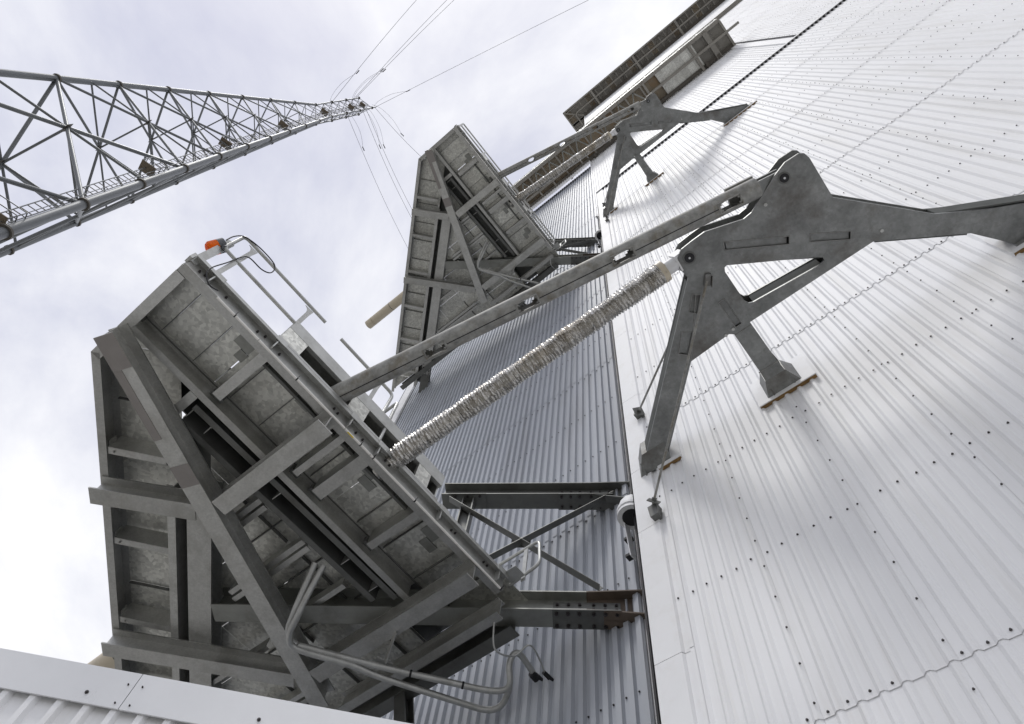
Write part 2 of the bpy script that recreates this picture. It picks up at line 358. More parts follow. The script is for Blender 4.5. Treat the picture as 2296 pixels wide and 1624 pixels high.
# cantilever beams
bd = V(0.8125, 0.583, 0); bn = V(-0.583, 0.8125, 0)
def BP(X, off, z):   # point on beam line at given X; off = lateral
    p = V(-4.665, 5.045, 0) + bd * ((X + 4.665) / bd.x) + bn * off; return V(p.x, p.y, z)
dk = 'dark_steel'
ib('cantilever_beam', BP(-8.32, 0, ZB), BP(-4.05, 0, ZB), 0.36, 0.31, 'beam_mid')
def haunch(z, h, x0, x1, drop, rise, wd=0.31):
    mb = MB(); a = BP(x0, 0, z); b = BP(x1, 0, z)
    lo0, lo1 = a, b + V(0, 0, -drop); hi0, hi1 = a + V(0, 0, h), b + V(0, 0, h + rise)
    mb.bar(lo0, lo1, wd, 0.022, dz=0.011); mb.bar(hi0, hi1, wd, 0.022, dz=-0.011)
    w2 = bn * 0.009
    vs = [lo0 - w2, lo1 - w2, hi1 - w2, hi0 - w2, lo0 + w2, lo1 + w2, hi1 + w2, hi0 + w2]
    mb.add(vs, [(0,1,2,3),(7,6,5,4),(0,4,5,1),(3,2,6,7),(0,3,7,4),(1,5,6,2)])
    return mb
pp('beam_haunch', haunch(ZB, 0.36, -4.05, -2.75, 0.12, 0.1), 'rust_steel', 'rust tinged beam haunch at the wall')
ZT = 10.05
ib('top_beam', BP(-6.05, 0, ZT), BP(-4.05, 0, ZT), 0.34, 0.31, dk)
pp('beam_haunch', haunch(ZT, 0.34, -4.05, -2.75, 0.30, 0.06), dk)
def splice(z, h):
    a, b = BP(-4.42, 0, z), BP(-3.68, 0, z)
    pl = MB(); pl.bar(a, b, 0.33, 0.016, dz=-0.009); pl.bar(a, b, 0.016, h * 0.55, dz=h * 0.5, side=0.018); pl.bar(a, b, 0.016, h * 0.55, dz=h * 0.5, side=-0.018)
    o = pp('splice_plate', pl, dk)
    bt = MB()
    for i in range(6):
        t = 0.08 + i * 0.84 / 5 + (0.02 if i > 2 else -0.02); p = a.lerp(b, t)
        for s in (-0.105, 0.105): bolt(bt, p + bn * s + V(0, 0, -0.017), (0, 0, -1), 0.027, 0.026)
        for zz in (0.37, 0.63): bolt(bt, p - bn * 0.026 + V(0, 0, h * zz), -bn, 0.025, 0.022)
    pp('bolts', bt, 'screw_steel', kind='stuff', parent=o)
splice(ZB, 0.36); splice(ZT, 0.34)
# X brace between the two cantilever beams
mid = V(-4.837, 4.86, 8.904)
for p, q in (((-5.881, 4.111, 9.998), (-3.855, 5.565, 7.826)), ((-5.7, 4.24, 7.9), (-3.66, 5.71, 10.15))):
    mb = MB(); mb.angle(p, q, 0.10, 0.010, up=(0.583, -0.8125, 0.2)); pp('brace', mb, 'dark_steel')
mb = MB(); mb.bar(mid - bd * 0.15 + bn * 0.03, mid + bd * 0.15 + bn * 0.03, 0.014, 0.24); o = pp('gusset_plate', mb, 'beam_mid')
bt = MB()
for sx in (-0.10, 0.10):
    for sz in (-0.07, 0.07): bolt(bt, mid + bd * sx + V(0, 0, sz) - bn * 0.02, -bn, 0.016, 0.02)
pp('bolts', bt, 'screw_steel', kind='stuff', parent=o)
# hanger between the top beam end and the platform
mb = MB(); mb.ibeam(BP(-5.75, 0, ZB + 0.2) , BP(-5.75, 0, ZT), 0.2, 0.2, up=bd); pp('post', mb, dk)
mb = MB(); mb.bar(BP(-5.95, -0.02, ZT - 0.008), BP(-5.42, -0.02, ZT - 0.008), 0.30, 0.014); o = pp('gusset_plate', mb, dk)
bt = MB()
for x_ in (-5.85, -5.68, -5.51): bolt(bt, BP(x_, -0.12, ZT - 0.016), (0, 0, -1), 0.024, 0.024)
pp('bolts', bt, 'screw_steel', kind='stuff', parent=o)
# left cantilever beam with its haunch at the wall
ib('cantilever_beam', LP(1.75, 1.315, ZB), LP(8.35, 1.315, ZB), 0.34, 0.33)
mb = MB(); mb.bar(LP(8.35, 1.315, ZB), LP(9.3, 1.315, ZB - 0.16), 0.33, 0.022, dz=0.011); mb.bar(LP(8.35, 1.315, ZB + 0.34), LP(9.3, 1.315, ZB + 0.42), 0.33, 0.022); mb.bar(LP(8.35, 1.315, ZB + 0.16), LP(9.3, 1.315, ZB + 0.12), 0.016, 0.4)
pp('beam_haunch', mb, dk)
mb = MB(); mb.bar(LP(7.95, 1.315, ZB), LP(8.75, 1.315, ZB), 0.34, 0.016, dz=-0.01); o = pp('splice_plate', mb, 'galv_beam')
bt = MB()
for i in range(6):
    for s in (-0.12, 0.12): bolt(bt, LP(8.03 + i * 0.13, 1.315 + s, ZB - 0.018), (0, 0, -1), 0.024, 0.024)
pp('bolts', bt, 'screw_steel', kind='stuff', parent=o)
# left walkway edge and inner channel
pp('edge_beam', MB().channel(LP(0.0, 0.055, ZB), LP(9.55, 0.055, ZB), 0.34, 0.11, -1))
pp('inner_channel', MB().channel(LP(1.72, 0.94, ZB), LP(9.1, 0.94, ZB), 0.33, 0.11, 1))
for t in (1.38, 2.83, 4.26, 5.69, 7.12, 8.5):
    mb = MB(); mb.bar(LP(t, 0.115, ZB + 0.02), LP(t, 0.885, ZB + 0.02), 0.10, 0.01, dz=0.005); mb.bar(LP(t - 0.05, 0.115, ZB + 0.02), LP(t - 0.05, 0.885, ZB + 0.02), 0.01, 0.28, dz=0.14)
    o = pp('joist', mb)
    mb = MB(); mb.bar(LP(t - 0.13, 0.125, ZB + 0.06), LP(t - 0.02, 0.125, ZB + 0.06), 0.012, 0.14, dz=0.06); bolt(mb, LP(t + 0.0, 0.2, ZB + 0.012), (0, 0, -1), 0.016, 0.015)
    pp('cleat', mb, 'galv_beam', parent=o)
# right-hand edge beam, front beam
mb = MB(); mb.box((-4.80, -1.15, ZB), (-4.665, 4.47, ZB + 0.016)); mb.box((-4.70, -1.15, ZB + 0.016), (-4.686, 4.47, ZB + 0.33)); pp('edge_beam', mb)
mb = MB(); mb.box((-4.70, -1.15, ZB + 0.232), (-4.60, 4.47, ZB + 0.247)); mb.box((-4.612, -1.15, ZB + 0.1905), (-4.60, 4.47, ZB + 0.231)); pp('kick_plate', mb, 'rail_steel')
mb = MB(); mb.box((-6.46, -1.17, ZB), (-4.81, -1.04, ZB + 0.016)); mb.box((-6.46, -1.17, ZB + 0.016), (-4.71, -1.155, ZB + 0.34)); pp('front_beam', mb)
mb = MB(); mb.box((-4.74, -1.20, ZB + 0.14), (-4.64, -1.16, ZB + 0.27)); pp('end_plate', mb)
for y in (-0.85, 0.16, 1.45, 1.95, 3.12, 4.30):
    mb = MB(); mb.box((-4.684, y - 0.008, ZB + 0.018), (-4.602, y + 0.008, ZB + 0.188)); mb.box((-4.599, y - 0.05, ZB + 0.17), (-4.589, y + 0.11, ZB + 0.265)); pp('stiffener', mb, 'rail_steel')
bt = MB()
for y in (-1.0, -0.93, -0.6, -0.08, 0.02, 0.28, 1.20, 1.27, 1.6, 1.72, 2.12, 2.2, 3.4, 3.47, 4.05, 4.12): bolt(bt, (-4.685, y, ZB + 0.10 + 0.05 * random.random()), (1, 0, 0), 0.017, 0.02)
pp('bolts', bt, 'screw_steel', kind='stuff')
# long white cable tube under the edge, in lengths, with black ties
yy = [-0.66, 0.0, 0.62, 1.45, 1.9, 2.72, 3.55, 4.42]
for a, b in zip(yy[:-1], yy[1:]):
    pp('cable_tube', MB().tube([(-4.668, a + 0.004, ZB - 0.016), (-4.668, b - 0.004, ZB - 0.016)], 0.016, 8), 'white_tube')
mb = MB()
for y in (-0.38, 0.62, 1.72, 1.95, 2.72, 4.42): mb.disc((-4.668, y, ZB - 0.016), (0, 1, 0), 0.022, 0.014, 8); mb.bar((-4.65, y, ZB - 0.02), (-4.61, y, ZB - 0.0), 0.006, 0.006)
pp('cable_ties', mb, 'black_rubber', kind='stuff')
pp('tag', MB().box((-4.672, 1.50, ZB - 0.034), (-4.654, 1.60, ZB - 0.0325)), 'yellow_tag', only=True)
# inner long beams parallel to the right edge
pp('inner_channel', MB().channel((-5.80, -1.05, ZB), (-5.84, 3.86, ZB), 0.33, 0.10, -1))
pp('inner_beam', MB().channel((-6.00, 0.10, ZB + 0.01), (-5.97, 3.75, ZB + 0.01), 0.24, 0.09, -1), 'dark_steel')  # both inner beams coloured dark in place of the deep shade around them
pp('inner_beam', MB().channel((-6.32, 0.12, ZB + 0.015), (-6.26, 3.6, ZB + 0.015), 0.24, 0.09, 1), 'dark_steel')
for y in (0.12, 0.42, 1.62, 2.9, 3.45): pp('spacer', MB().box((-6.21, y, ZB + 0.03), (-6.05, y + 0.012, ZB + 0.22)), 'galv_beam')
mb = MB(); mb.box((-6.40, -0.07, ZB + 0.02), (-5.88, 0.05, ZB + 0.03)); mb.box((-6.40, 0.04, ZB + 0.03), (-5.88, 0.05, ZB + 0.2)); pp('joist', mb)
for a, b, wd in ((0.12, 0.27, 0.13), (1.49, 1.58, 0.09), (1.84, 2.02, 0.17), (2.86, 3.0, 0.11)):
    mb = MB(); mb.box((-5.68, a, ZB + 0.02), (-4.81, a + wd, ZB + 0.032)); mb.box((-5.68, a + 0.002, ZB + 0.032), (-4.81, a + 0.014, ZB + 0.32)); o = pp('joist', mb)
    mb = MB(); mb.box((-5.76, a - 0.02, ZB + 0.08), (-5.69, a + wd + 0.03, ZB + 0.20)); mb.disc((-5.725, a + wd * 0.5, ZB + 0.08), (0, 0, -1), 0.02, 0.02, 6); pp('cleat', mb, 'dark_steel', parent=o)
# joists in the middle field
for p, q in (((-6.38, 1.55), (-7.15, 1.55)), ((-6.38, 2.35), (-7.9, 2.35)), ((-6.4, 2.46), (-7.95, 2.46)), ((-6.4, 1.66), (-7.1, 1.66)), ((-6.45, 3.2), (-7.6, 3.2)), ((-8.2, 3.35), (-9.6, 3.35)), ((-8.4, 4.3), (-10.4, 4.3)), ((-8.4, 4.42), (-10.4, 4.42))):
    mb = MB(); mb.bar((*p, ZB + 0.06), (*q, ZB + 0.06), 0.075, 0.01); mb.bar((p[0], p[1] - 0.033, ZB + 0.065), (q[0], q[1] - 0.033, ZB + 0.065), 0.01, 0.17, dz=0.085); pp('joist', mb)
# floor plates
def clip(poly, a, b, c):     # keep a*x + b*y <= c
    o = []
    for i in range(len(poly)):
        p, q = poly[i - 1], poly[i]; dp = a * p[0] + b * p[1] - c; dq = a * q[0] + b * q[1] - c
        if (dp <= 0) != (dq <= 0):
            t = dp / (dp - dq); o.append((p[0] + (q[0] - p[0]) * t, p[1] + (q[1] - p[1]) * t))
        if dq <= 0: o.append(q)
    return o
def plate(poly, z=ZP):
    poly = [p for i, p in enumerate(poly) if math.hypot(p[0] - poly[i - 1][0], p[1] - poly[i - 1][1]) > 0.01]
    if len(poly) < 3: return
    A = sum(poly[i - 1][0] * poly[i][1] - poly[i][0] * poly[i - 1][1] for i in range(len(poly))) / 2
    if abs(A) < 0.02: return
    if A < 0: poly = poly[::-1]
    pp('floor_plate', MB().prism(poly, z, z + 0.008), 'galv_plate')
ys = [-1.14, -0.83, -0.32, 0.034, 0.306, 0.81, 1.22, 1.74, 2.2, 2.63, 3.15, 3.78, 4.3, 5.05]
for a, b in zip(ys[:-1], ys[1:]):
    ga = 0.012 if abs(a - 0.034) < .01 else 0.003
    plate([(-5.79, a + ga), (-4.705, a + ga), (-4.705, b - 0.003), (-5.79, b - 0.003)])
ts = [-1.3, -0.6, 0.0, 0.75, 1.62, 2.35, 3.04, 3.80, 4.5, 5.2, 5.95, 6.7, 7.45, 8.2, 8.9, 9.6]
for a, b in zip(ts[:-1], ts[1:]):
    q = [LP(a + .003, 0.03, 0), LP(b - .003, 0.03, 0), LP(b - .003, 0.93, 0), LP(a + .003, 0.93, 0)]
    pl = clip(clip(clip([(v.x, v.y) for v in q], 0, 1, 5.1), 1, 0, -5.90), 0, -1, 1.15)
    if pl: plate(pl)
cN = nL.x * E0.x + nL.y * E0.y
for i in range(9):
    for j in range(8):
        x0 = -5.81 - (i + 1) * 1.0; y0 = -1.1 + j * 0.78
        pl = [(x0 + .003, y0 + .003), (x0 + .997, y0 + .003), (x0 + .997, y0 + .777), (x0 + .003, y0 + .777)]
        lo = clip(pl, -nL.x, -nL.y, -(cN + 1.30)); lo = clip(lo, 0, 1, 5.05) if lo else lo; lo = clip(lo, 1, 0, -6.42) if lo else lo
        if lo: plate(lo, ZP + 0.03)
# covers raised over the two slots, walls added, to keep them dark
def quad(a, b, c, d, z): pp('cover_plate', MB().prism([(p[0], p[1]) for p in (a, b, c, d)], z, z + 0.01), 'dark_steel')  # dark cover, raised to deepen the shade in the slot
a_, b_, c_, d_ = LP(0.9, 0.92, 0), LP(0.9, 1.31, 0), LP(9.2, 1.31, 0), LP(9.2, 0.92, 0); quad(a_, b_, c_, d_, ZP + 0.35)
quad((-6.44, -1.15), (-5.76, -1.15), (-5.76, 5.0), (-6.44, 5.0), ZP + 0.42)
pp('slot_light_block', MB().box((-6.45, -0.4, ZP + 0.01), (-6.43, 5.0, ZP + 0.42)), 'dark_steel'); pp('slot_light_block', MB().box((-6.43, -1.16, ZP + 0.01), (-5.81, -1.145, ZP + 0.42)), 'dark_steel'); pp('slot_light_block', MB().box((-5.80, -1.15, ZP - 0.02), (-5.785, 5.0, ZP + 0.42)), 'dark_steel')  # added walls that stop side light entering the slot
mb = MB(); mb.bar(LP(0.9, 1.30, ZP + 0.2), LP(9.2, 1.30, ZP + 0.2), 0.012, 0.3); pp('slot_light_block', mb, 'dark_steel'); mb = MB(); mb.bar(LP(0.9, 0.925, ZP + 0.2), LP(9.2, 0.925, ZP + 0.2), 0.012, 0.3); pp('slot_light_block', mb, 'dark_steel')
# plate ribs: the dark fins under the seams
for y in ys[1:-1]:
    pp('rib', MB().box((-5.74, y - 0.006, ZP - 0.055), (-4.83, y + 0.002, ZP - 0.003)), 'dark_steel') if abs(y - 0.034) > .01 and y not in (1.22, 2.2) else None
for t in (0.75, 1.62, 2.35, 3.04, 3.80, 4.5, 5.2, 5.95, 6.7, 7.45, 8.2):
    mb = MB(); mb.bar(LP(t, 0.12, ZP - 0.03), LP(t, 0.87, ZP - 0.03), 0.012, 0.05); pp('rib', mb, 'dark_steel')
for j in range(1, 7):
    for x0, x1 in ((-7.3, -6.4), (-8.6, -7.4)):
        y = -1.1 + j * 0.78
        if cN + 1.6 < nL.x * x0 + nL.y * y: pp('rib', MB().box((x0, y - 0.02, ZP - 0.03), (x1, y - 0.008, ZP + 0.027)), 'dark_steel')
for x in (-6.81, -7.81, -8.81):
    for y0, y1 in ((1.4, 2.3), (2.6, 3.8), (4.0, 4.9)):
        if cN + 1.6 < nL.x * x + nL.y * y0: pp('rib', MB().box((x - 0.006, y0, ZP - 0.03), (x + 0.006, y1, ZP + 0.027)), 'dark_steel')
# lock plates
for y in (-0.19, 2.03, 3.24):
    pp('lock_plate', MB().box((-5.14, y, ZP - 0.016), (-4.97, y + 0.245, ZP - 0.004)), 'beam_mid'); pp('lock_plate', MB().box((-5.29, y + 0.13, ZP - 0.016), (-5.15, y + 0.26 if y < 0 else y + 0.36, ZP - 0.004)), 'beam_mid')
pp('lock_plate', MB().box((-5.12, 0.84, ZP - 0.016), (-4.97, 1.05, ZP - 0.004)), 'beam_mid')
# guard box along the edge, with openings
bx0, bx1 = -4.66, -4.60
mb = MB(); mb.box((bx0, 0.136, 7.905), (bx1, 3.0, 8.125)); mb.box((bx0, 0.136, 7.562), (bx1, 3.0, 7.60)); pp('guard_frame', mb, 'rail_steel')
for a, b in ((0.136, 0.445), (1.30, 1.58), (2.555, 2.785)): pp('guard_panel', MB().box((bx0 + .003, a, 7.601), (bx1 - .003, b, 7.904)), 'galv_plate')
mb = MB(); mb.box((-5.06, 0.14, 7.57), (-5.02, 3.0, 8.12)); pp('guard_dark_back', mb, 'dark_steel')  # darker plate put in to make the openings dark inside
mb = MB(); mb.box((-5.02, 0.136, 8.126), (bx1, 3.0, 8.138)); pp('guard_top', mb, 'galv_beam')
for y in (0.14, 2.97): pp('guard_end', MB().box((-5.02, y, 7.58), (-4.662, y + 0.02, 8.12)), 'galv_beam')
# railings
XR = -4.63
def rail(pts, r=0.024, rad=0.09, only=True): return pp('handrail', MB().tube(round_path(pts, rad), r, 10), 'rail_steel', only=only)
rail([(XR, 0.40, 8.71), (XR, -1.10, 8.71), (XR, -1.10, 8.11), (XR, 1.76, 8.09), (XR, 1.76, 8.71), (XR, 0.70, 8.71)])
rail([(XR, 1.90, 7.62), (XR, 1.88, 8.68), (-5.3, 1.88, 8.68)])
for y, z1 in ((-0.88, 8.64), (0.155, 8.64), (1.50, 8.64)):
    mb = MB(); mb.box((XR - 0.006, y - 0.03, 7.50), (XR + 0.006, y + 0.03, z1 - 0.14))
    n = 7; prof = [(-0.03, -0.14)] + [(-0.03 - 0.07 * (1 - math.cos(i / n * math.pi / 2)), -0.14 + 0.13 * math.sin(i / n * math.pi / 2)) for i in range(1, n + 1)] + [(0.04, 0.01), (0.03, -0.14)]
    k = len(prof); mb.add([(XR - 0.005, y + a, z1 + b) for a, b in prof] + [(XR + 0.005, y + a, z1 + b) for a, b in prof], [tuple(range(k)), tuple(range(k, 2 * k))[::-1]] + [(i, (i + 1) % k, k + (i + 1) % k, k + i) for i in range(k)])
    pp('rail_post', mb, 'rail_steel', only=True)
mb = MB(); mb.bar((-4.68, -1.13, 7.45), (-4.68, -1.12, 8.4), 0.10, 0.012, up=(1, 0, 0)); mb.disc((-4.69, -1.12, 8.4), (1, 0, 0), 0.05, 0.012, 12); pp('rail_post', mb, 'rail_steel', only=True)
# brackets and tread plate near the wall end
mb = MB(); mb.box((-4.66, 4.40, ZB + 0.25), (-4.42, 4.6, ZB + 0.26)); pp('tread_plate', mb, 'rail_steel')
mb = MB(); mb.tube(round_path([(-5.1, 4.62, 8.19), (-4.23, 4.62, 8.19), (-4.19, 4.62, 7.66), (-4.7, 4.62, 7.57)], 0.1), 0.024, 10); pp('handrail', mb, 'rail_steel')
pp('rail_post', MB().box((-4.50, 4.61, 7.5), (-4.43, 4.625, 8.18)), 'rail_steel')
# conduits slung under the beams
c1 = [(-6.46, 2.67, 7.32), (-6.75, 2.83, 7.0), (-6.95, 2.95, 6.83), (-7.08, 3.03, 6.8), (-7.17, 3.15, 6.8), (-7.19, 3.27, 6.8), (-7.12, 3.382, 6.8), (-6.496, 4.227, 6.8), (-5.965, 4.877, 6.8), (-5.66, 5.25, 6.8), (-5.50, 5.40, 6.8), (-5.37, 5.45, 6.8), (-5.27, 5.42, 6.83), (-5.20, 5.30, 6.98), (-5.13, 5.28, 7.12), (-5.08, 5.38, 7.16), (-5.12, 5.78, 7.1)]
c2 = [(-6.40, 2.77, 7.32), (-6.68, 2.88, 7.0), (-6.86, 2.97, 6.82), (-7.02, 3.04, 6.76), (-7.14, 3.13, 6.75), (-7.20, 3.24, 6.75), (-7.13, 3.42, 6.75), (-6.778, 3.931, 6.75), (-6.575, 4.336, 6.75), (-5.95, 5.33, 6.75), (-5.80, 5.54, 6.75), (-5.68, 5.62, 6.76), (-5.55, 5.62, 6.79), (-5.40, 5.54, 6.83), (-5.29, 5.44, 6.85)]
for c in (c1, c2): pp('conduit', MB().tube(spline(c, 6), 0.043, 14), 'rail_steel', 'galvanised conduit pipe bending under the beams')
pp('conduit_clip', MB().bar((-6.55, 4.13, 6.88), (-6.42, 4.33, 6.86), 0.12, 0.02), 'rail_steel')
mb = MB(); mb.bar((-6.10, 4.0, ZA), (-6.45, 4.22, 6.86), 0.12, 0.012, up=(0.3, 1, 0.2)); pp('hanger', mb, 'galv_beam')
pp('hose', MB().tube(spline([(-4.9, 4.62, 7.0), (-5.0, 4.8, 6.75), (-4.95, 5.1, 6.85), (-4.75, 5.2, 7.0), (-4.9, 5.70, 7.0)], 6), 0.012, 8), 'rail_steel')
for x_, z_, r_ in ((-5.12, 7.10, 0.062), (-4.90, 7.0, 0.035)): pp('cable_entry', MB().tube([(x_, 5.66, z_), (x_, 5.84, z_)], r_ * 0.85, 14, r2=r_), 'black_rubber')
for p_ in ((-6.25, 4.53, 6.8), (-5.80, 5.08, 6.8)): pp('conduit_tie', MB().tube([V(*p_) - V(0.009, 0.011, 0), V(*p_) + V(0.009, 0.011, 0)], 0.05, 12), 'black_rubber')
mb = MB(); mb.ibeam((-7.05, 4.98, ZB), (-6.35, 4.98, 5.2), 0.2, 0.2, up=(0, 1, 0)); pp('support_post', mb, 'dark_steel')

# upper platform: a copy, with a long straight double railing instead
pf2 = dup(pf, DZ, 'cantilevered steel platform without beacon, hung high above the beacon platform')
for z in (8.71, 8.11): 
    part(pf2, 'handrail', MB().tube([(XR, -1.1, z + DZ), (XR, 4.4, z + DZ)], 0.028, 8), 'rail_steel')
for y in (-1.1, 0.2, 1.6, 3.0, 4.4): part(pf2, 'rail_post', MB().box((XR - .02, y - .03, 7.5 + DZ), (XR + .02, y + .03, 8.72 + DZ)), 'rail_steel')

# ------------------------------------------------------------------ warning beacon on the railing
bc = thing('warning_beacon', 'orange warning beacon with black cable on the platform railing', 'beacon', (-4.70, -1.14, 8.16))
ax = V(-0.50, -0.32, -0.72).normalized(); b0 = V(-4.69, -1.14, 8.26)
part(bc, 'housing', MB().tube([b0, b0 + ax * 0.03, b0 + ax * 0.085], 0.094, 20), 'grey_plastic')
mb = MB(); mb.tube([b0 + ax * 0.086, b0 + ax * 0.185], 0.094, 20, caps=False); mb.tube([b0 + ax * 0.185, b0 + ax * 0.21], 0.094, 20, r2=0.074, caps=False); mb.disc(b0 + ax * 0.21, ax, 0.074, 0.002, 20)
ln = part(bc, 'lens', mb, 'orange_lens')
part(ln, 'lens_ring', MB().tube([b0 + ax * 0.2125, b0 + ax * 0.219], 0.045, 16), 'orange_lens'); 
part(bc, 'mounting_clamp', MB().tube([b0 + V(0, 0, -0.02), (-4.63, -1.09, 8.12)], 0.032, 8), 'grey_plastic')
cb = [(-1.16, 8.22), (-1.157, 8.444), (-1.089, 8.639), (-0.88, 8.734), (-0.632, 8.728), (-0.551, 8.629), (-0.545, 8.467), (-0.643, 8.368), (-0.839, 8.343), (-0.896, 8.171), (-0.918, 7.884), (-0.955, 7.541), (-0.919, 7.361), (-0.803, 7.25), (-0.70, 7.30)]
part(bc, 'cable', MB().tube(spline([(-4.60, y, z) for y, z in cb], 6), 0.0085, 6), 'black_rubber')

# ------------------------------------------------------------------ wall brackets
br = thing('wall_bracket', 'large steel bracket with two pins on the white wall, low down', 'bracket', (0, 5.0, 8.9), 'brackets on the white wall')
def poly_mesh(loops, z0, z1):
    bm = bmesh.new()
    for lp in loops:
        vs = [bm.verts.new((x, y, z0)) for x, y in lp]
        for i in range(len(vs)): bm.edges.new((vs[i - 1], vs[i]))
    bmesh.ops.triangle_fill(bm, use_beauty=True, use_dissolve=False, edges=bm.edges[:])
    fs = bm.faces[:]
    r = bmesh.ops.extrude_face_region(bm, geom=fs)
    for v in [e for e in r['geom'] if isinstance(e, bmesh.types.BMVert)]: v.co.z = z1
    bmesh.ops.recalc_face_normals(bm, faces=bm.faces[:])
    mb = MB(); bm.verts.index_update(); mb.add([v.co.copy() for v in bm.verts], [[v.index for v in f.verts] for f in bm.faces]); bm.free(); return mb
OUT = [(1.40, 2.42), (1.45, 2.46), (1.47, 2.54), (1.45, 3.12), (2.18, 3.92), (2.28, 4.03), (2.83, 4.38), (3.94, 4.97), (2.86, 4.97), (2.80, 4.88), (2.5, 4.5), (1.56, 3.89), (-0.18, 3.89), (-0.19, 4.58), (-0.17, 4.8), (-0.47, 4.8), (-0.45, 4.58), (-0.43, 3.91), (-0.48, 3.87), (-1.09, 3.90), (-2.12, 4.88), (-2.50, 4.82), (-0.47, 2.90), (-0.49, 2.74), (-0.43, 2.60), (-0.33, 2.54), (-0.16, 2.53), (0.02, 2.53), (0.48, 2.69), (0.60, 2.68), (0.72, 2.62), (1.04, 2.47), (1.22, 2.41)]
HOLE = [(0.0, 3.06), (0.94, 3.655), (0.985, 3.70), (0.98, 3.74), (0.92, 3.76), (0.0, 3.68), (-0.05, 3.66), (-0.075, 3.6), (-0.06, 3.12), (-0.035, 3.07)]
SL = [[(0.13, 2.78), (0.8, 3.21), (0.75, 3.30), (0.09, 2.88)], [(1.01, 3.34), (1.41, 3.61), (1.36, 3.70), (0.96, 3.43)], [(-0.35, 3.42), (-0.26, 3.42), (-0.27, 3.84), (-0.36, 3.84)], [(-0.95, 3.47), (-0.84, 3.56), (-1.07, 3.80), (-1.16, 3.71)], [(-0.55, 3.11), (-0.47, 3.19), (-0.65, 3.38), (-0.72, 3.30)]]
HOLE = HOLE[::-1]; SLr = [s[::-1] for s in SL]
ZL, ZU = 8.90, 9.20
part(br, 'bottom_plate', poly_mesh([OUT, HOLE] + SLr, ZL, ZL + 0.035), 'bracket_steel')
part(br, 'top_plate', poly_mesh([OUT, HOLE], ZU, ZU + 0.035), 'bracket_steel')
for s in SL:
    cxm = sum(p[0] for p in s) / 4; cym = sum(p[1] for p in s) / 4
    q = [(cxm + (x - cxm) * 0.93 , cym + (y - cym) * 0.93) for x, y in s]
    part(br, 'slot_fill', MB().prism(q[::-1], ZL + 0.022, ZU - 0.002), 'bracket_steel')
for s in SL + [HOLE]:
    if s is HOLE: continue
    part(br, 'weld_bead', MB().tube([(x, y, ZL - 0.001) for x, y in s] + [(s[0][0], s[0][1], ZL - 0.001)], 0.0075, 6), 'weld_bead')
for p, q in (((-0.47, 4.58), (-0.17, 4.58)), ((-0.43, 3.93), (-0.18, 3.93)), ((-1.06, 3.86), (-0.52, 3.15))):
    part(br, 'weld_bead', MB().tube([(*p, ZL - 0.001), (*q, ZL - 0.001)], 0.008, 6), 'weld_bead')
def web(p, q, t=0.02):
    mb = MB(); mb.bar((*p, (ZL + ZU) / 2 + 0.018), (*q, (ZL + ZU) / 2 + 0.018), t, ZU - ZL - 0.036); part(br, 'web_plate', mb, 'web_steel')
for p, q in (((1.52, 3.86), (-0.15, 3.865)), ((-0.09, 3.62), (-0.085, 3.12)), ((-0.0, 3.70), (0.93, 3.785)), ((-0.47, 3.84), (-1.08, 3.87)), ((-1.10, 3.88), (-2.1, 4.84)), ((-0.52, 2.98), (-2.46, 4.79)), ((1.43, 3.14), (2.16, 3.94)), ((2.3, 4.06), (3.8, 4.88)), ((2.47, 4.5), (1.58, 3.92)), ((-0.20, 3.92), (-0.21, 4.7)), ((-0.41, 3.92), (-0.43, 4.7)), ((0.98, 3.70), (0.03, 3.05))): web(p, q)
for (x, y), r in (((1.12, 2.56), 0.055), ((-0.31, 2.69), 0.062)):
    o = part(br, 'pin', MB().disc((x, y, ZL - 0.02), (0, 0, 1), r, ZU - ZL + 0.09, 20), 'black_rubber')
    mb = MB(); mb.disc((x, y, ZL - 0.028), (0, 0, 1), 0.014, 0.007, 10); part(br, 'pin_cap', mb, 'light_grey_cap')
    mb = MB(); mb.tube([(x, y, ZL - 0.008), (x, y, ZL - 0.001)], r * 1.35, 24); part(br, 'pin_collar', mb, 'dark_steel')
for x, y in ((0.78, 2.70), (1.70, 3.83), (-0.52, 3.86), (-0.40, 3.84)): part(br, 'bolt', MB().disc((x, y, ZL - 0.012), (0, 0, 1), 0.022, 0.012, 8), 'galv_beam')
def foot(x0, x1, xa, xb, ya, zl, zu):
    mb = MB(); vs = [(xa, ya, ZL), (xb, ya, ZL), (xb, ya, ZU + .035), (xa, ya, ZU + .035), (x0, 4.955, zl), (x1, 4.955, zl), (x1, 4.955, zu), (x0, 4.955, zu)]
    mb.add(vs, [(0,1,5,4),(2,3,7,6),(0,4,7,3),(1,2,6,5),(3,2,1,0),(4,5,6,7)]); o = part(br, 'foot', mb, 'bracket_steel')
    xm = (x0 + x1) / 2
    for k in (-0.3, 0.3):
        x = xm + (x1 - x0) * k
        mb = MB(); mb.add([(x - .01, 4.80, ZL - 0.01), (x + .01, 4.80, ZL - 0.01), (x + .01, 4.955, ZL - 0.14), (x - .01, 4.955, ZL - 0.14), (x - .01, 4.955, ZL), (x + .01, 4.955, ZL)], [(0,1,2,3),(0,3,4),(1,5,2),(0,4,5,1)])
        part(o, 'gusset', mb, 'bracket_steel')
foot(-0.57, -0.06, -0.47, -0.17, 4.74, ZL - 0.10, ZU + 0.14)
foot(-2.66, -2.14, -2.46, -2.09, 4.70, ZL - 0.10, ZU + 0.14)
foot(2.82, 4.02, 2.86, 3.9, 4.93, ZL - 0.06, ZU + 0.1)
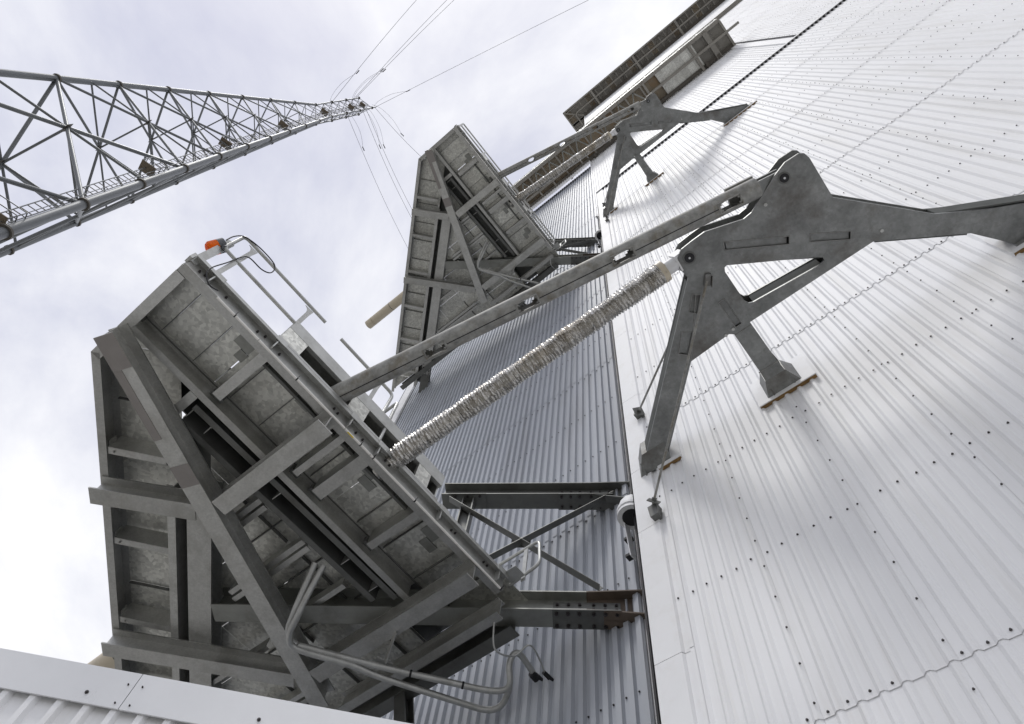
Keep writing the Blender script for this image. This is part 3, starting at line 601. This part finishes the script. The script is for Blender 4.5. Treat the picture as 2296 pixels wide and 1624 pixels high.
# trims under the feet with brown foam closers
for x0, x1 in ((-0.72, 0.12), (-2.36, -1.98), (2.72, 4.1)):
    mb = MB(); mb.box((x0, 4.925, ZL - 0.17), (x1, 4.965, ZL - 0.10)); mb.box((x0, 4.95, ZL - 0.1), (x1, 4.962, ZU + 0.25)); o = part(br, 'trim', mb, 'white_flashing')
    fm = MB(); fm.box((x0 + 0.01, 4.94, ZL - 0.166), (x1 - 0.01, 4.99, ZL - 0.174)); part(o, 'foam_strip', fm, 'brown_foam')
# stay rods
def rod(name, a, b, lug):
    part(br, 'stay_rod', MB().tube([a, b], 0.017, 8), 'tube_steel')
    d = (Vector(b) - Vector(a)).normalized(); b = Vector(b)
    mb = MB(); mb.bar(b - d * 0.07, b - d * 0.055, 0.16, 0.16, up=(1, 0, 0)); mb.disc(b - d * 0.11, d, 0.033, 0.06, 6)
    mb.add([b + V(-.07, -.02, 0), b + V(.07, -.02, 0), b + V(.06, 0, lug), b + V(-.06, 0, lug), b + V(-.07, 4.97 - b.y, 0), b + V(.07, 4.97 - b.y, 0), b + V(.05, 4.97 - b.y, lug), b + V(-.05, 4.97 - b.y, lug)],
           [(0,1,2,3),(4,7,6,5),(0,3,7,4),(1,5,6,2),(0,4,5,1),(3,2,6,7)])
    part(br, 'anchor_lug', mb, 'dark_steel')
rod('a', (-0.40, 3.12, ZU + 0.06), (-2.50, 4.86, 10.50), 0.14)
rod('b', (-0.28, 3.05, ZL - 0.03), (-2.50, 4.86, 7.86), -0.20)
mb = MB(); mb.bar((-0.24, 3.0, ZL - 0.03), (-0.34, 3.12, ZL - 0.03), 0.07, 0.05); mb.bar((-0.22, 3.06, ZL - 0.02), (-0.30, 3.17, ZL - 0.02), 0.012, 0.10); part(br, 'rod_clevis', mb, 'bracket_steel')
br2 = dup(br, DZ + 0.05, 'large steel bracket with two pins on the white wall, far up near the ledge')

# ------------------------------------------------------------------ tie tube with slots
P0 = V(1.08, 2.55, 9.045); P1 = V(-4.65, 1.139, 7.72); dT = (P1 - P0).normalized(); P2 = P1 + dT * 0.35; LT = (P1 - P0).length
def slot_tube(mb, A, B, r, slots, thick=0.014, n=32):
    d = (B - A).normalized(); L = (B - A).length
    up = V(0, 0, 1); sd = d.cross(up).normalized(); u = sd.cross(d)
    xs = {0.0, L}; sl, nr = 0.13, 3
    for s in slots:
        for k in (-sl, -sl * 0.82, -sl * 0.55, sl * 0.55, sl * 0.82, sl): xs.add(s + k)
    xs = sorted(xs); k = len(xs)
    def P(x, a, rr): return A + d * x + (u * math.cos(a) + sd * math.sin(a)) * rr
    for rr, flip in ((r, False), (r - thick, True)):
        vs = [P(x, 2 * math.pi * j / n, rr) for x in xs for j in range(n)]; fs = []
        for i in range(k - 1):
            xm = (xs[i] + xs[i + 1]) / 2
            for j in range(n):
                a = 2 * math.pi * (j + .5) / n
                skip = False
                for s in slots:
                    e = abs(xm - s)
                    if e < sl:
                        wd = 3 if e < sl * 0.55 else 2 if e < sl * 0.82 else 1
                        for cc in (n // 2, 0):
                            dj = (j + 0.5 - cc + n / 2) % n - n / 2
                            if abs(dj) < wd: skip = True
                if not skip:
                    f = (i * n + j, i * n + (j + 1) % n, (i + 1) * n + (j + 1) % n, (i + 1) * n + j); fs.append(f[::-1] if flip else f)
        mb.add(vs, fs, True)
    return mb
tt = thing('tie_tube', 'slotted steel tie tube running from the low wall bracket to the beacon platform', 'tie tube', P0, 'tie tubes')
SLOTS = [0.1135 * LT, 0.3515 * LT, 0.567 * LT, 0.777 * LT]
part(tt, 'tube', slot_tube(MB(), P0 + dT * 0.28, P2, 0.128, [s - 0.28 for s in SLOTS]), 'tube_steel')
sdT = dT.cross(V(0, 0, 1)).normalized(); uT = sdT.cross(dT)
for s in SLOTS:
    c = P0 + dT * s; mb = MB()
    for sg in (-1, 1): mb.bar(c - dT * 0.15 + sdT * sg * 0.062 - uT * 0.118, c + dT * 0.15 + sdT * sg * 0.062 - uT * 0.118, 0.014, 0.022, up=uT)
    for sg in (-1, 1): mb.bar(c + dT * sg * 0.148 - sdT * 0.062 - uT * 0.127, c + dT * sg * 0.148 + sdT * 0.062 - uT * 0.127, 0.014, 0.014, up=uT)
    part(tt, 'slot_rim', mb, 'tube_steel')
for a, b in zip([s + 0.16 for s in SLOTS], [s - 0.16 for s in SLOTS[1:]] + [LT]):
    part(tt, 'seam', MB().bar(P0 + dT * a - uT * 0.1265, P0 + dT * b - uT * 0.1265, 0.012, 0.006, up=uT), 'black_rubber')
mb = MB()
for sg in (-1, 1): mb.bar(P0 - dT * 0.05 + uT * 0.07 * sg, P0 + dT * 0.30 + uT * 0.07 * sg, 0.17, 0.035, up=uT)
part(tt, 'fork_end', mb, 'bracket_steel')
mb = MB(); mb.bar(P0 + dT * 0.25, P0 + dT * 0.62, 0.27, 0.05, up=uT, dz=0.115); part(tt, 'sleeve', mb, 'tube_steel')
tt2 = dup(tt, DZ + 0.03, 'slotted steel tie tube running from the upper wall bracket to the beaconless platform')

# ------------------------------------------------------------------ foil-wrapped strut
Q0 = V(-0.31, 2.69, 9.05); Q1 = V(-4.65, 2.22, 7.62); dF = (Q1 - Q0).normalized(); LF = (Q1 - Q0).length
fo = thing('foil_strut', 'strut wrapped in crinkled silver foil, ending at the beacon platform', 'strut', Q0, 'foil wrapped struts')
sd = dF.cross(V(0, 0, 1)).normalized(); uu = sd.cross(dF)
A = Q0 + dF * 0.36; L = LF - 0.36 + 0.3
na, n = 480, 40
vs = []; rngr = random.Random(3)
ridge = []
while len(ridge) < na:
    amp = rngr.uniform(0.009, 0.015)
    for q_ in ((1.0, 0.1, -0.7, 0.1) if rngr.random() < 0.6 else (1.0, -0.2, -0.6, -0.5, 0.0)): ridge.append(amp * q_)
lump = [[rngr.uniform(-1, 1) for _ in range(10)] for _ in range(na // 4 + 3)]
for i in range(na):
    x = L * i / (na - 1); rr0 = 0.136 + 0.004 * math.sin(x * 5.1) + 0.004 * math.sin(x * 13)
    for j in range(n):
        a = 2 * math.pi * j / n; k4 = lump[i // 4][(j // 4) % 10]
        r = rr0 + ridge[i] * (0.85 + 0.25 * k4) + rngr.uniform(-0.0025, 0.0025)
        if ridge[i] > 0.008 and rngr.random() < 0.02: r += rngr.uniform(0.005, 0.016)
        vs.append(A + dF * (x + 0.006 * k4 + rngr.uniform(-.0015, .0015)) + (uu * math.cos(a) + sd * math.sin(a)) * r)
fs = []
for i in range(na - 1):
    for j in range(n):
        q = (i * n + j, i * n + (j + 1) % n, (i + 1) * n + (j + 1) % n, (i + 1) * n + j)
        fs += [(q[0], q[1], q[2]), (q[0], q[2], q[3])]
part(fo, 'foil_wrap', MB().add(vs, fs), 'foil')
part(fo, 'end_band', MB().tube([A + dF * -0.0, A + dF * 0.08], 0.148, 20), 'beige_paint')
part(fo, 'fork_end', MB().tube([Q0 + dF * 0.17, A], 0.094, 20), 'white_flashing')
mb = MB(); mb.bar(Q0 + dF * 0.05, Q0 + dF * 0.20, 0.22, 0.20); part(fo, 'fork_head', mb, 'white_flashing')
fo2 = dup(fo, DZ + 0.03, 'strut wrapped in crinkled silver foil, ending at the beaconless platform')

# ------------------------------------------------------------------ beige pipes behind the platforms
for dz, lb in ((0, 'beige pipe with capped end jutting out behind the beacon platform'), (DZ, 'beige pipe with capped end jutting out behind the beaconless platform')):
    t = thing('pipe', lb, 'pipe', (-12.9, 2.44, 8.42 + dz), 'beige pipes')
    part(t, 'pipe_body', MB().tube([(-12.62, 2.44, 8.42 + dz), (-6.5, 2.44, 8.42 + dz)], 0.19, 24), 'beige_paint')
    part(t, 'end_cap', MB().tube([(-12.95, 2.44, 8.42 + dz), (-12.635, 2.44, 8.42 + dz)], 0.19, 24), 'beige_paint')
    part(t, 'collar', MB().tube([(-11.6, 2.44, 8.42 + dz), (-11.58, 2.44, 8.42 + dz)], 0.194, 24), 'dark_steel')
    part(t, 'bracket', MB().box((-8.0, 2.4, 7.62 + dz), (-7.9, 2.5, 8.24 + dz)), 'dark_steel')

# ------------------------------------------------------------------ white hooded housings with a dark opening at the edge of the white wall
def hood(dz, lb):
    t = thing('hooded_housing', lb, 'lamp', (-3.2, 5.72, 8.6 + dz), 'white hooded housings')  # housing only, holds no light source
    mb = MB(); n = 16; k = 8; vs = []; fs = []
    for i in range(k + 1):
        b = math.pi * 0.5 * i / k
        for j in range(n):
            a = 2 * math.pi * j / n; R = 0.22; r = 0.20
            x = -3.16 + r * math.cos(a); rad = R + r * math.sin(a)
            vs.append((x, 5.66 - rad * math.sin(b), 8.98 + dz + rad * math.cos(b) ))
    for i in range(k):
        for j in range(n): fs.append((i * n + j, i * n + (j + 1) % n, (i + 1) * n + (j + 1) % n, (i + 1) * n + j))
    mb.add(vs, fs, True); part(t, 'hood', mb, 'white_flashing')
    for zc, yc in ((8.96, 5.44), (8.86, 5.44)):
        part(t, 'ring', MB().tube([(-3.16, yc, zc + dz), (-3.16, yc, zc + dz - 0.05)], 0.225, 20), 'white_flashing')
    part(t, 'dark_opening', MB().disc((-3.16, 5.44, 8.80 + dz), (0, 0, 1), 0.15, 0.012, 20), 'black_rubber')  # black disc put in for the dark inside of the hood
    mb = MB(); mb.bar((-3.31, 5.5, 8.85 + dz), (-3.31, 5.6, 8.15 + dz), 0.14, 0.015, up=(1, 0, 0)); mb.bar((-3.05, 5.5, 8.85 + dz), (-3.05, 5.6, 7.95 + dz), 0.14, 0.015, up=(1, 0, 0)); part(t, 'support_arm', mb, 'white_flashing')
    for z in (8.65, 8.26): part(t, 'clip', MB().box((-3.44, 5.6, z + dz), (-3.32, 5.7, z + 0.05 + dz)), 'black_rubber')
hood(0, 'white hooded housing with dark opening beside the beam ends of the beacon platform'); hood(DZ, 'white hooded housing with dark opening beside the beam ends of the beaconless platform')

# ------------------------------------------------------------------ high walkway (roof edge of the grey block)
hw = thing('high_walkway', 'long steel walkway with underside trusses high on the corrugated wall', 'walkway', (-1.4, 5.7, 53))
HZ = 53.0
def hp(name, mb, mtl='walkway_steel', parent=None): return part(parent or hw, name, mb, mtl)
hp('edge_beam', MB().ibeam((-11.5, 3.70, HZ), (8.7, 3.70, HZ), 0.35, 0.22)); hp('edge_beam', MB().ibeam((-11.5, 5.55, HZ), (8.7, 5.55, HZ), 0.35, 0.26), 'mast_dark')
hp('middle_beam', MB().ibeam((-11.5, 5.05, HZ - 0.02), (2.4, 5.05, HZ - 0.02), 0.3, 0.18)); hp('monorail', MB().ibeam((2.4, 4.62, HZ - 0.2), (9.6, 4.62, HZ - 0.2), 0.2, 0.16))
x = -11.4; i = 0
while x < 2.4:
    hp('cross_beam', MB().bar((x, 3.8, HZ + 0.06), (x, 5.5, HZ + 0.06), 0.11, 0.14))
    if x < 1.2:
        hp('truss_brace', MB().bar((x, 5.0, HZ - 0.02), (x + 0.62, 3.82, HZ - 0.02), 0.09, 0.09), 'beam_mid'); hp('truss_brace', MB().bar((x + 0.62, 3.82, HZ - 0.02), (x + 1.24, 5.0, HZ - 0.02), 0.09, 0.09), 'beam_mid')
    for xx in (x, x + 0.62): hp('floor_plate', MB().box((xx + 0.004, 3.72, HZ + 0.36), (xx + 0.616, 5.7, HZ + 0.39)), 'rust_plate')
    x += 1.24
while x < 6.2:
    hp('floor_plate', MB().box((x + 0.004, 3.76, HZ + 0.12), (x + 0.496, 5.6, HZ + 0.14)), 'galv_plate'); x += 0.5
while x < 8.3:
    hp('floor_plate', MB().box((x + 0.004, 3.76, HZ + 0.3), (x + 0.696, 5.6, HZ + 0.33)), 'walkway_steel'); x += 0.7
hp('light_block_deck', MB().box((-11.5, 3.66, HZ + 0.42), (8.7, 5.74, HZ + 0.46)))  # solid sheet added above the plates to block light through their gaps
for x, wd in ((2.5, 0.16), (6.25, 0.18), (7.5, 0.34), (8.66, 0.14)): hp('cross_beam', MB().bar((x, 3.72, HZ - 0.03), (x, 5.72, HZ - 0.03), wd, 0.26))
for z in (0.95, 1.5): hp('handrail', MB().tube([(-11.5, 3.6, HZ + z), (8.7, 3.6, HZ + z)], 0.035, 6), 'rail_steel')
hp('kick_plate', MB().box((-11.5, 3.57, HZ + 0.36), (8.7, 3.60, HZ + 0.62)), 'rail_steel')
for k in range(15): hp('rail_post', MB().box((-11.4 + k * 1.43, 3.57, HZ + 0.3), (-11.34 + k * 1.43, 3.63, HZ + 1.52)), 'rail_steel')
for x in (-5.2, -2.9, 6.6, 7.5): hp('wall_arm', MB().bar((x, 5.4, HZ - 0.12), (x, 5.85, HZ - 0.12), 0.2, 0.2), 'mast_dark')

# ------------------------------------------------------------------ roof walkway wrapping the corner
rw = thing('roof_walkway', 'dark lattice walkway wrapping the top corner of the white building', 'walkway', (0, 5.4, 96))
RZ = 96.0
def rp_(name, mb, mtl='walkway_steel'): return part(rw, name, mb, mtl)
rp_('edge_beam', MB().ibeam((-5.35, 3.35, RZ), (20, 3.35, RZ), 0.5, 0.16)); rp_('edge_beam', MB().ibeam((-3.3, 5.2, RZ), (20, 5.2, RZ), 0.4, 0.3), 'mast_dark')
rp_('edge_beam', MB().ibeam((-5.35, 3.3, RZ), (-5.35, 12, RZ), 0.5, 0.16)); rp_('edge_beam', MB().ibeam((-3.5, 5.4, RZ), (-3.5, 12, RZ), 0.4, 0.3), 'mast_dark')
tr = [V(-4.2, 12, RZ - 0.15), V(-4.2, 5.4, RZ - 0.15), V(-4.2, 4.35, RZ - 0.15), V(-3.3, 4.35, RZ - 0.15), V(20, 4.35, RZ - 0.15)]
rp_('track_rail', MB().tube(round_path(tr, 1.0, 8), 0.10, 8))
k = -5.3; i = 0
while k < 19.5:
    rp_('floor_plate', MB().box((k + .006, 3.35, RZ + 0.5), (k + 0.794, 5.5, RZ + 0.53)), 'rust_plate' if i % 4 == 0 else 'walkway_steel')
    if k > -3.4:
        rp_('cross_beam', MB().bar((k, 3.4, RZ + 0.14), (k, 5.1, RZ + 0.14), 0.09, 0.2))
        if i % 2 == 0: rp_('truss_brace', MB().bar((k, 3.45, RZ - 0.02), (k + 0.8, 4.35, RZ - 0.02), 0.10, 0.1), 'mast_dark'); rp_('truss_brace', MB().bar((k + 0.8, 4.35, RZ - 0.02), (k + 1.6, 3.45, RZ - 0.02), 0.10, 0.1), 'mast_dark'); rp_('truss_brace', MB().bar((k, 5.1, RZ - 0.02), (k + 0.8, 4.35, RZ - 0.02), 0.08, 0.08), 'mast_dark')
    k += 0.8; i += 1
for j in range(10):
    y = 3.6 + j * 0.8; rp_('cross_beam', MB().bar((-5.3, y, RZ + 0.14), (-3.5, y, RZ + 0.14), 0.09, 0.2))
    if j > 1: rp_('floor_plate', MB().box((-5.35, y + .01, RZ + 0.5), (-3.45, y + 0.79, RZ + 0.53)))
rp_('light_block_deck', MB().box((-5.4, 3.3, RZ + 0.55), (20, 5.6, RZ + 0.6))); rp_('light_block_deck', MB().box((-5.4, 5.61, RZ + 0.55), (-3.4, 12, RZ + 0.6)))  # solid sheets added on top so no sky shows through the floor
rp_('corner_brace', MB().bar((-5.3, 3.4, RZ + 0.05), (-3.4, 5.2, RZ + 0.05), 0.16, 0.14))
for x in (-1.0, 5.4, 11.6): rp_('wall_arm', MB().bar((x, 3.4, RZ - 0.1), (x, 5.5, RZ - 0.1), 0.26, 0.26))

# ------------------------------------------------------------------ lattice mast
D0 = 30.0; PH, TH, z0m, dzm, R0m, R1m = 3.64323609, 4.98560601, 1.43526608, 0.18935654, 0.16900776, -0.01829687
ma = thing('lattice_mast', 'tall triangular lattice mast of grey tubes with ladder and rest platforms', 'mast', (D0 * math.cos(PH), D0 * math.sin(PH), -1.6))
def MP(leg, j):
    r = R0m + R1m * min(j, 7.0); a = TH + leg * 2 * math.pi / 3
    return V((math.cos(PH) + r * math.cos(a)) * D0, (math.sin(PH) + r * math.sin(a)) * D0, (z0m + j * dzm) * D0)
def mpart(name, mb, mtl='mast_steel', parent=None): return part(parent or ma, name, mb, mtl)
TOPJ = 10.0
for leg in range(3):
    o = mpart('leg', MB().tube([MP(leg, -7.86), MP(leg, 7.0)], 0.29, 14, r2=0.13)); mpart('mast_top_leg', MB().tube([MP(leg, 7.0), MP(leg, TOPJ + (0.35 if leg == 1 else 0))], 0.085, 10))
    for j in range(-7, 11):
        d = (MP(leg, j + 0.1) - MP(leg, j)).normalized(); rr = 0.29 + (0.13 - 0.29) * min(1, (j + 7.86) / 14.86)
        mpart('flange', MB().tube([MP(leg, j) - d * 0.06, MP(leg, j) + d * 0.06], rr * 1.42, 14), 'mast_dark', o)
def brace(a, b, r): mpart('brace', MB().tube([a, b], r, 8))
lv = [-7.86, -6, -4, -2, 0, 1, 2, 3, 4, 5, 6]
for la, lb_ in zip(lv[:-1], lv[1:]):
    rb = 0.115 if la < 0 else 0.088 - 0.006 * la; cen = []
    for fA in range(3):
        fB = (fA + 1) % 3; a0, b0_, a1, b1 = MP(fA, la), MP(fB, la), MP(fA, lb_), MP(fB, lb_)
        wa, wb = (a0 - b0_).length, (a1 - b1).length; t = wa / (wa + wb); c = a0.lerp(b1, t); cen.append(c)
        brace(a0, b1, rb); brace(b0_, a1, rb)
        jm = la + (lb_ - la) * t
        brace(MP(fA, jm), c, rb * 0.7); brace(MP(fB, jm), c, rb * 0.7)
        mpart('node_plate', MB().bar(c - V(0.22, 0, 0) * rb * 12, c + V(0.22, 0, 0) * rb * 12, 0.02, 0.36 * rb * 12), 'mast_dark')
    for fA in range(3): brace(cen[fA], cen[(fA + 1) % 3], rb * 0.65)
j = 6.0
while j < TOPJ - 0.01:
    for fA in range(3):
        fB = (fA + 1) % 3
        brace(MP(fA, j), MP(fB, j + 0.5), 0.035); brace(MP(fA, j + 0.5), MP(fB, j + 0.5), 0.03)
    j += 0.5
# ladder just inside one leg, with rest platforms
def LD(j, k=0.0, lat=0.0):
    p = MP(1, j).lerp(MP(0, j), min(0.35, 0.62 / max(0.6, (MP(1, j) - MP(0, j)).length))); c = (MP(0, j) + MP(1, j) + MP(2, j)) / 3
    t = (MP(0, j) - MP(1, j)).normalized(); return p + t * (lat + k)
lad = mpart('ladder_stringer', MB().tube([LD(-7.8, -0.28), LD(7, -0.28), LD(TOPJ - 0.3, -0.1)], 0.028, 6)); mpart('ladder_stringer', MB().tube([LD(-7.8, 0.28), LD(7, 0.28), LD(TOPJ - 0.3, 0.3)], 0.028, 6)); mpart('ladder_stringer', MB().tube([LD(-7.8, 0.0) + V(0.25, 0.2, 0), LD(7, 0.0) + V(0.25, 0.2, 0)], 0.02, 6))
mb = MB(); jj = -7.7
while jj < 9.6: mb.bar(LD(jj, -0.28), LD(jj, 0.28), 0.035, 0.035); jj += 0.085
o = mpart('rungs', mb, 'mast_dark'); o['kind'] = 'stuff'
for jj, s in ((-2.95, 0.62), (-0.6, 0.44), (1.55, 0.44), (4.1, 0.44), (6.9, 0.44), (8.7, 0.4), (9.6, 0.4)):
    c = LD(jj, 0.1 + s * 0.2)
    t = (MP(0, jj) - MP(1, jj)).normalized(); q = t.cross(V(0, 0, 1)).normalized()
    o = mpart('rest_platform', MB().bar(c - t * s, c + t * s, 1.5 * s, 0.05), 'mast_brown')
    mb = MB(); pts = [c + t * s + q * s * 0.7, c + t * s - q * s * 0.7, c - t * s - q * s * 0.7, c - t * s + q * s * 0.7]
    for z in (0.55, 1.1):
        for i in range(3): mb.tube([pts[i] + V(0, 0, z), pts[i + 1] + V(0, 0, z)], 0.025, 6)
    for p in pts: mb.tube([p, p + V(0, 0, 1.1)], 0.025, 6)
    mpart('guard_rail', mb, 'mast_steel', o)

# lightning cables from the mast head
ZTM = (z0m + TOPJ * dzm) * D0
def cable(lb, a, dirxy, length, sag=1.5):
    a = Vector(a); b = V(dirxy[0] * ZTM, dirxy[1] * ZTM, ZTM)
    b = a + (b - a) * length
    pts = [a.lerp(b, i / 16) - V(0, 0, sag * math.sin(math.pi * i / 16)) for i in range(17)]
    t = thing('lightning_cable', lb, 'cable', a, 'cables at the mast head')
    part(t, 'wire', MB().tube(pts, 0.024, 6), 'wire_steel')
    d = (b - a).normalized(); s = d.cross(V(0, 0, 1)).normalized()
    part(t, 'insulator', MB().tube([a + d * 5.0, a + d * 5.6], 0.06, 8), 'black_rubber')
    lp = [a - d * 0.5, a + d * 0.8 + s * 0.5, a + d * 3.0 + s * 0.55, a + d * 5.2]
    part(t, 'jumper_loop', MB().tube(spline(lp, 6), 0.016, 6), 'wire_steel')
h0, h1, h2 = MP(0, 8.0), MP(0, 9.6), MP(1, 10.3)
T2 = 'one of two close parallel lightning cables leaving the mast tip over open sky'
T3 = 'one of two close parallel lightning cables running from the mast down behind the beaconless platform'
for lb, a, d, ln in (('single lightning cable leaving the mast head collar over open sky', h0, (-0.115, -0.191), 1.6), (T2, h1, (-0.083, -0.166), 1.6), (T2, h1 + V(0.3, 0.2, -0.6), (-0.078, -0.160), 1.6),
                     ('lightning cable from the mast tip heading past the roof walkway', h2, (0.054, -0.051), 1.5), ('lightning cable from the mast tip to behind the front corner of the beaconless platform', h2 + V(0, 0, -0.3), (-0.242, -0.047), 1.6),
                     (T3, MP(1, 9.5), (-0.300, -0.003), 1.5), (T3, MP(1, 9.2), (-0.306, -0.006), 1.5), ('single lightning cable from the mast head collar to behind the beaconless platform', MP(1, 8.0), (-0.343, 0.034), 1.4)):
    cable(lb, a, d, ln)

# ------------------------------------------------------------------ low white building in front
al = math.radians(137.6); nr = V(math.cos(al), math.sin(al), 0); es = V(-math.sin(al), math.cos(al), 0); PD = 4.3
lw = thing('low_building', 'low white corrugated building with smooth grey-white fascia under the beacon platform', 'building', nr * (PD + 0.5) + es * 2 + V(0, 0, -1.6))
def LW(s, p, z): q = nr * (PD + p) + es * s; return V(q.x, q.y, z)
HT, HB = 0.791 * PD, 0.724 * PD
pit = 0.1835; flat, fl, dep = 0.10, 0.022, 0.036
sN = 6
for c in range(7):
    prof = []
    for i in range(sN):
        s = -0.75 + (c * sN + i) * pit; prof += [(s, 0.055), (s + flat, 0.055), (s + flat + fl, 0.055 - dep), (s + pit - fl, 0.055 - dep)]
    prof.append((-0.75 + (c + 1) * sN * pit, 0.055)); k = len(prof)
    part(lw, 'cladding_sheet', MB().add([LW(s, p, -1.6) for s, p in prof] + [LW(s, p, HT - 0.05) for s, p in prof], [(i, i + 1, k + i + 1, k + i) for i in range(k - 1)]), 'white_paint')
sj = [-0.8, 2.296, 4.8, 6.9]
for a, b in zip(sj[:-1], sj[1:]):
    mb = MB(); a += 0.003; b -= 0.003
    def qb(s0, s1, p0, p1, z0, z1): mb.add([LW(s, p, z) for z in (z0, z1) for (s, p) in ((s0, p0), (s1, p0), (s1, p1), (s0, p1))], [(0,1,2,3),(7,6,5,4),(0,4,5,1),(1,5,6,2),(2,6,7,3),(3,7,4,0)])
    qb(a, b, 0.0, 0.012, HB, HT); qb(a, b, 0.012, 0.35, HT - 0.012, HT)
    o = part(lw, 'fascia_panel', mb, 'light_grey_cap')
mb = MB()
def lscrew(s, z, r):
    mb.disc(LW(s, -0.008, z), nr, r, 0.009, 8); mb.disc(LW(s, -0.014, z), nr, r * 0.55, 0.008, 6)
for s, z, r in ((3.3, 3.26, 0.013), (2.56, 3.19, 0.013), (1.39, 3.22, 0.013), (0.2, 3.22, 0.013), (2.34, 3.30, 0.006), (2.24, 3.30, 0.006), (2.34, 3.15, 0.006), (2.24, 3.15, 0.006)): lscrew(s, z, r)
part(lw, 'screws', mb, 'screw_steel', kind='stuff')
mb = MB(); q = [(3.3, HB - 0.02), (3.16, HB - 0.10), (3.16, HB - 0.9), (4.4, HB - 0.9), (4.4, HB - 0.02)]
k = len(q); mb.add([LW(s, 0.005, z) for s, z in q] + [LW(s, 0.016, z) for s, z in q], [tuple(range(k)), tuple(range(k, 2 * k))[::-1]] + [(i, (i + 1) % k, k + (i + 1) % k, k + i) for i in range(k)])
part(lw, 'flat_panel', mb, 'white_flashing')
mb = MB(); vs = [LW(s, p, z) for z in (-1.6, HT - 0.06) for s, p in ((-0.75, 0.07), (6.9, 0.07), (6.9, 1.0), (-0.75, 1.0))]
mb.add(vs, [(0,1,2,3),(7,6,5,4),(0,4,5,1),(1,5,6,2),(2,6,7,3),(3,7,4,0)]); part(lw, 'core', mb, 'white_flashing')
for o in bpy.data.objects:
    if 'only_first' in o: del o['only_first']
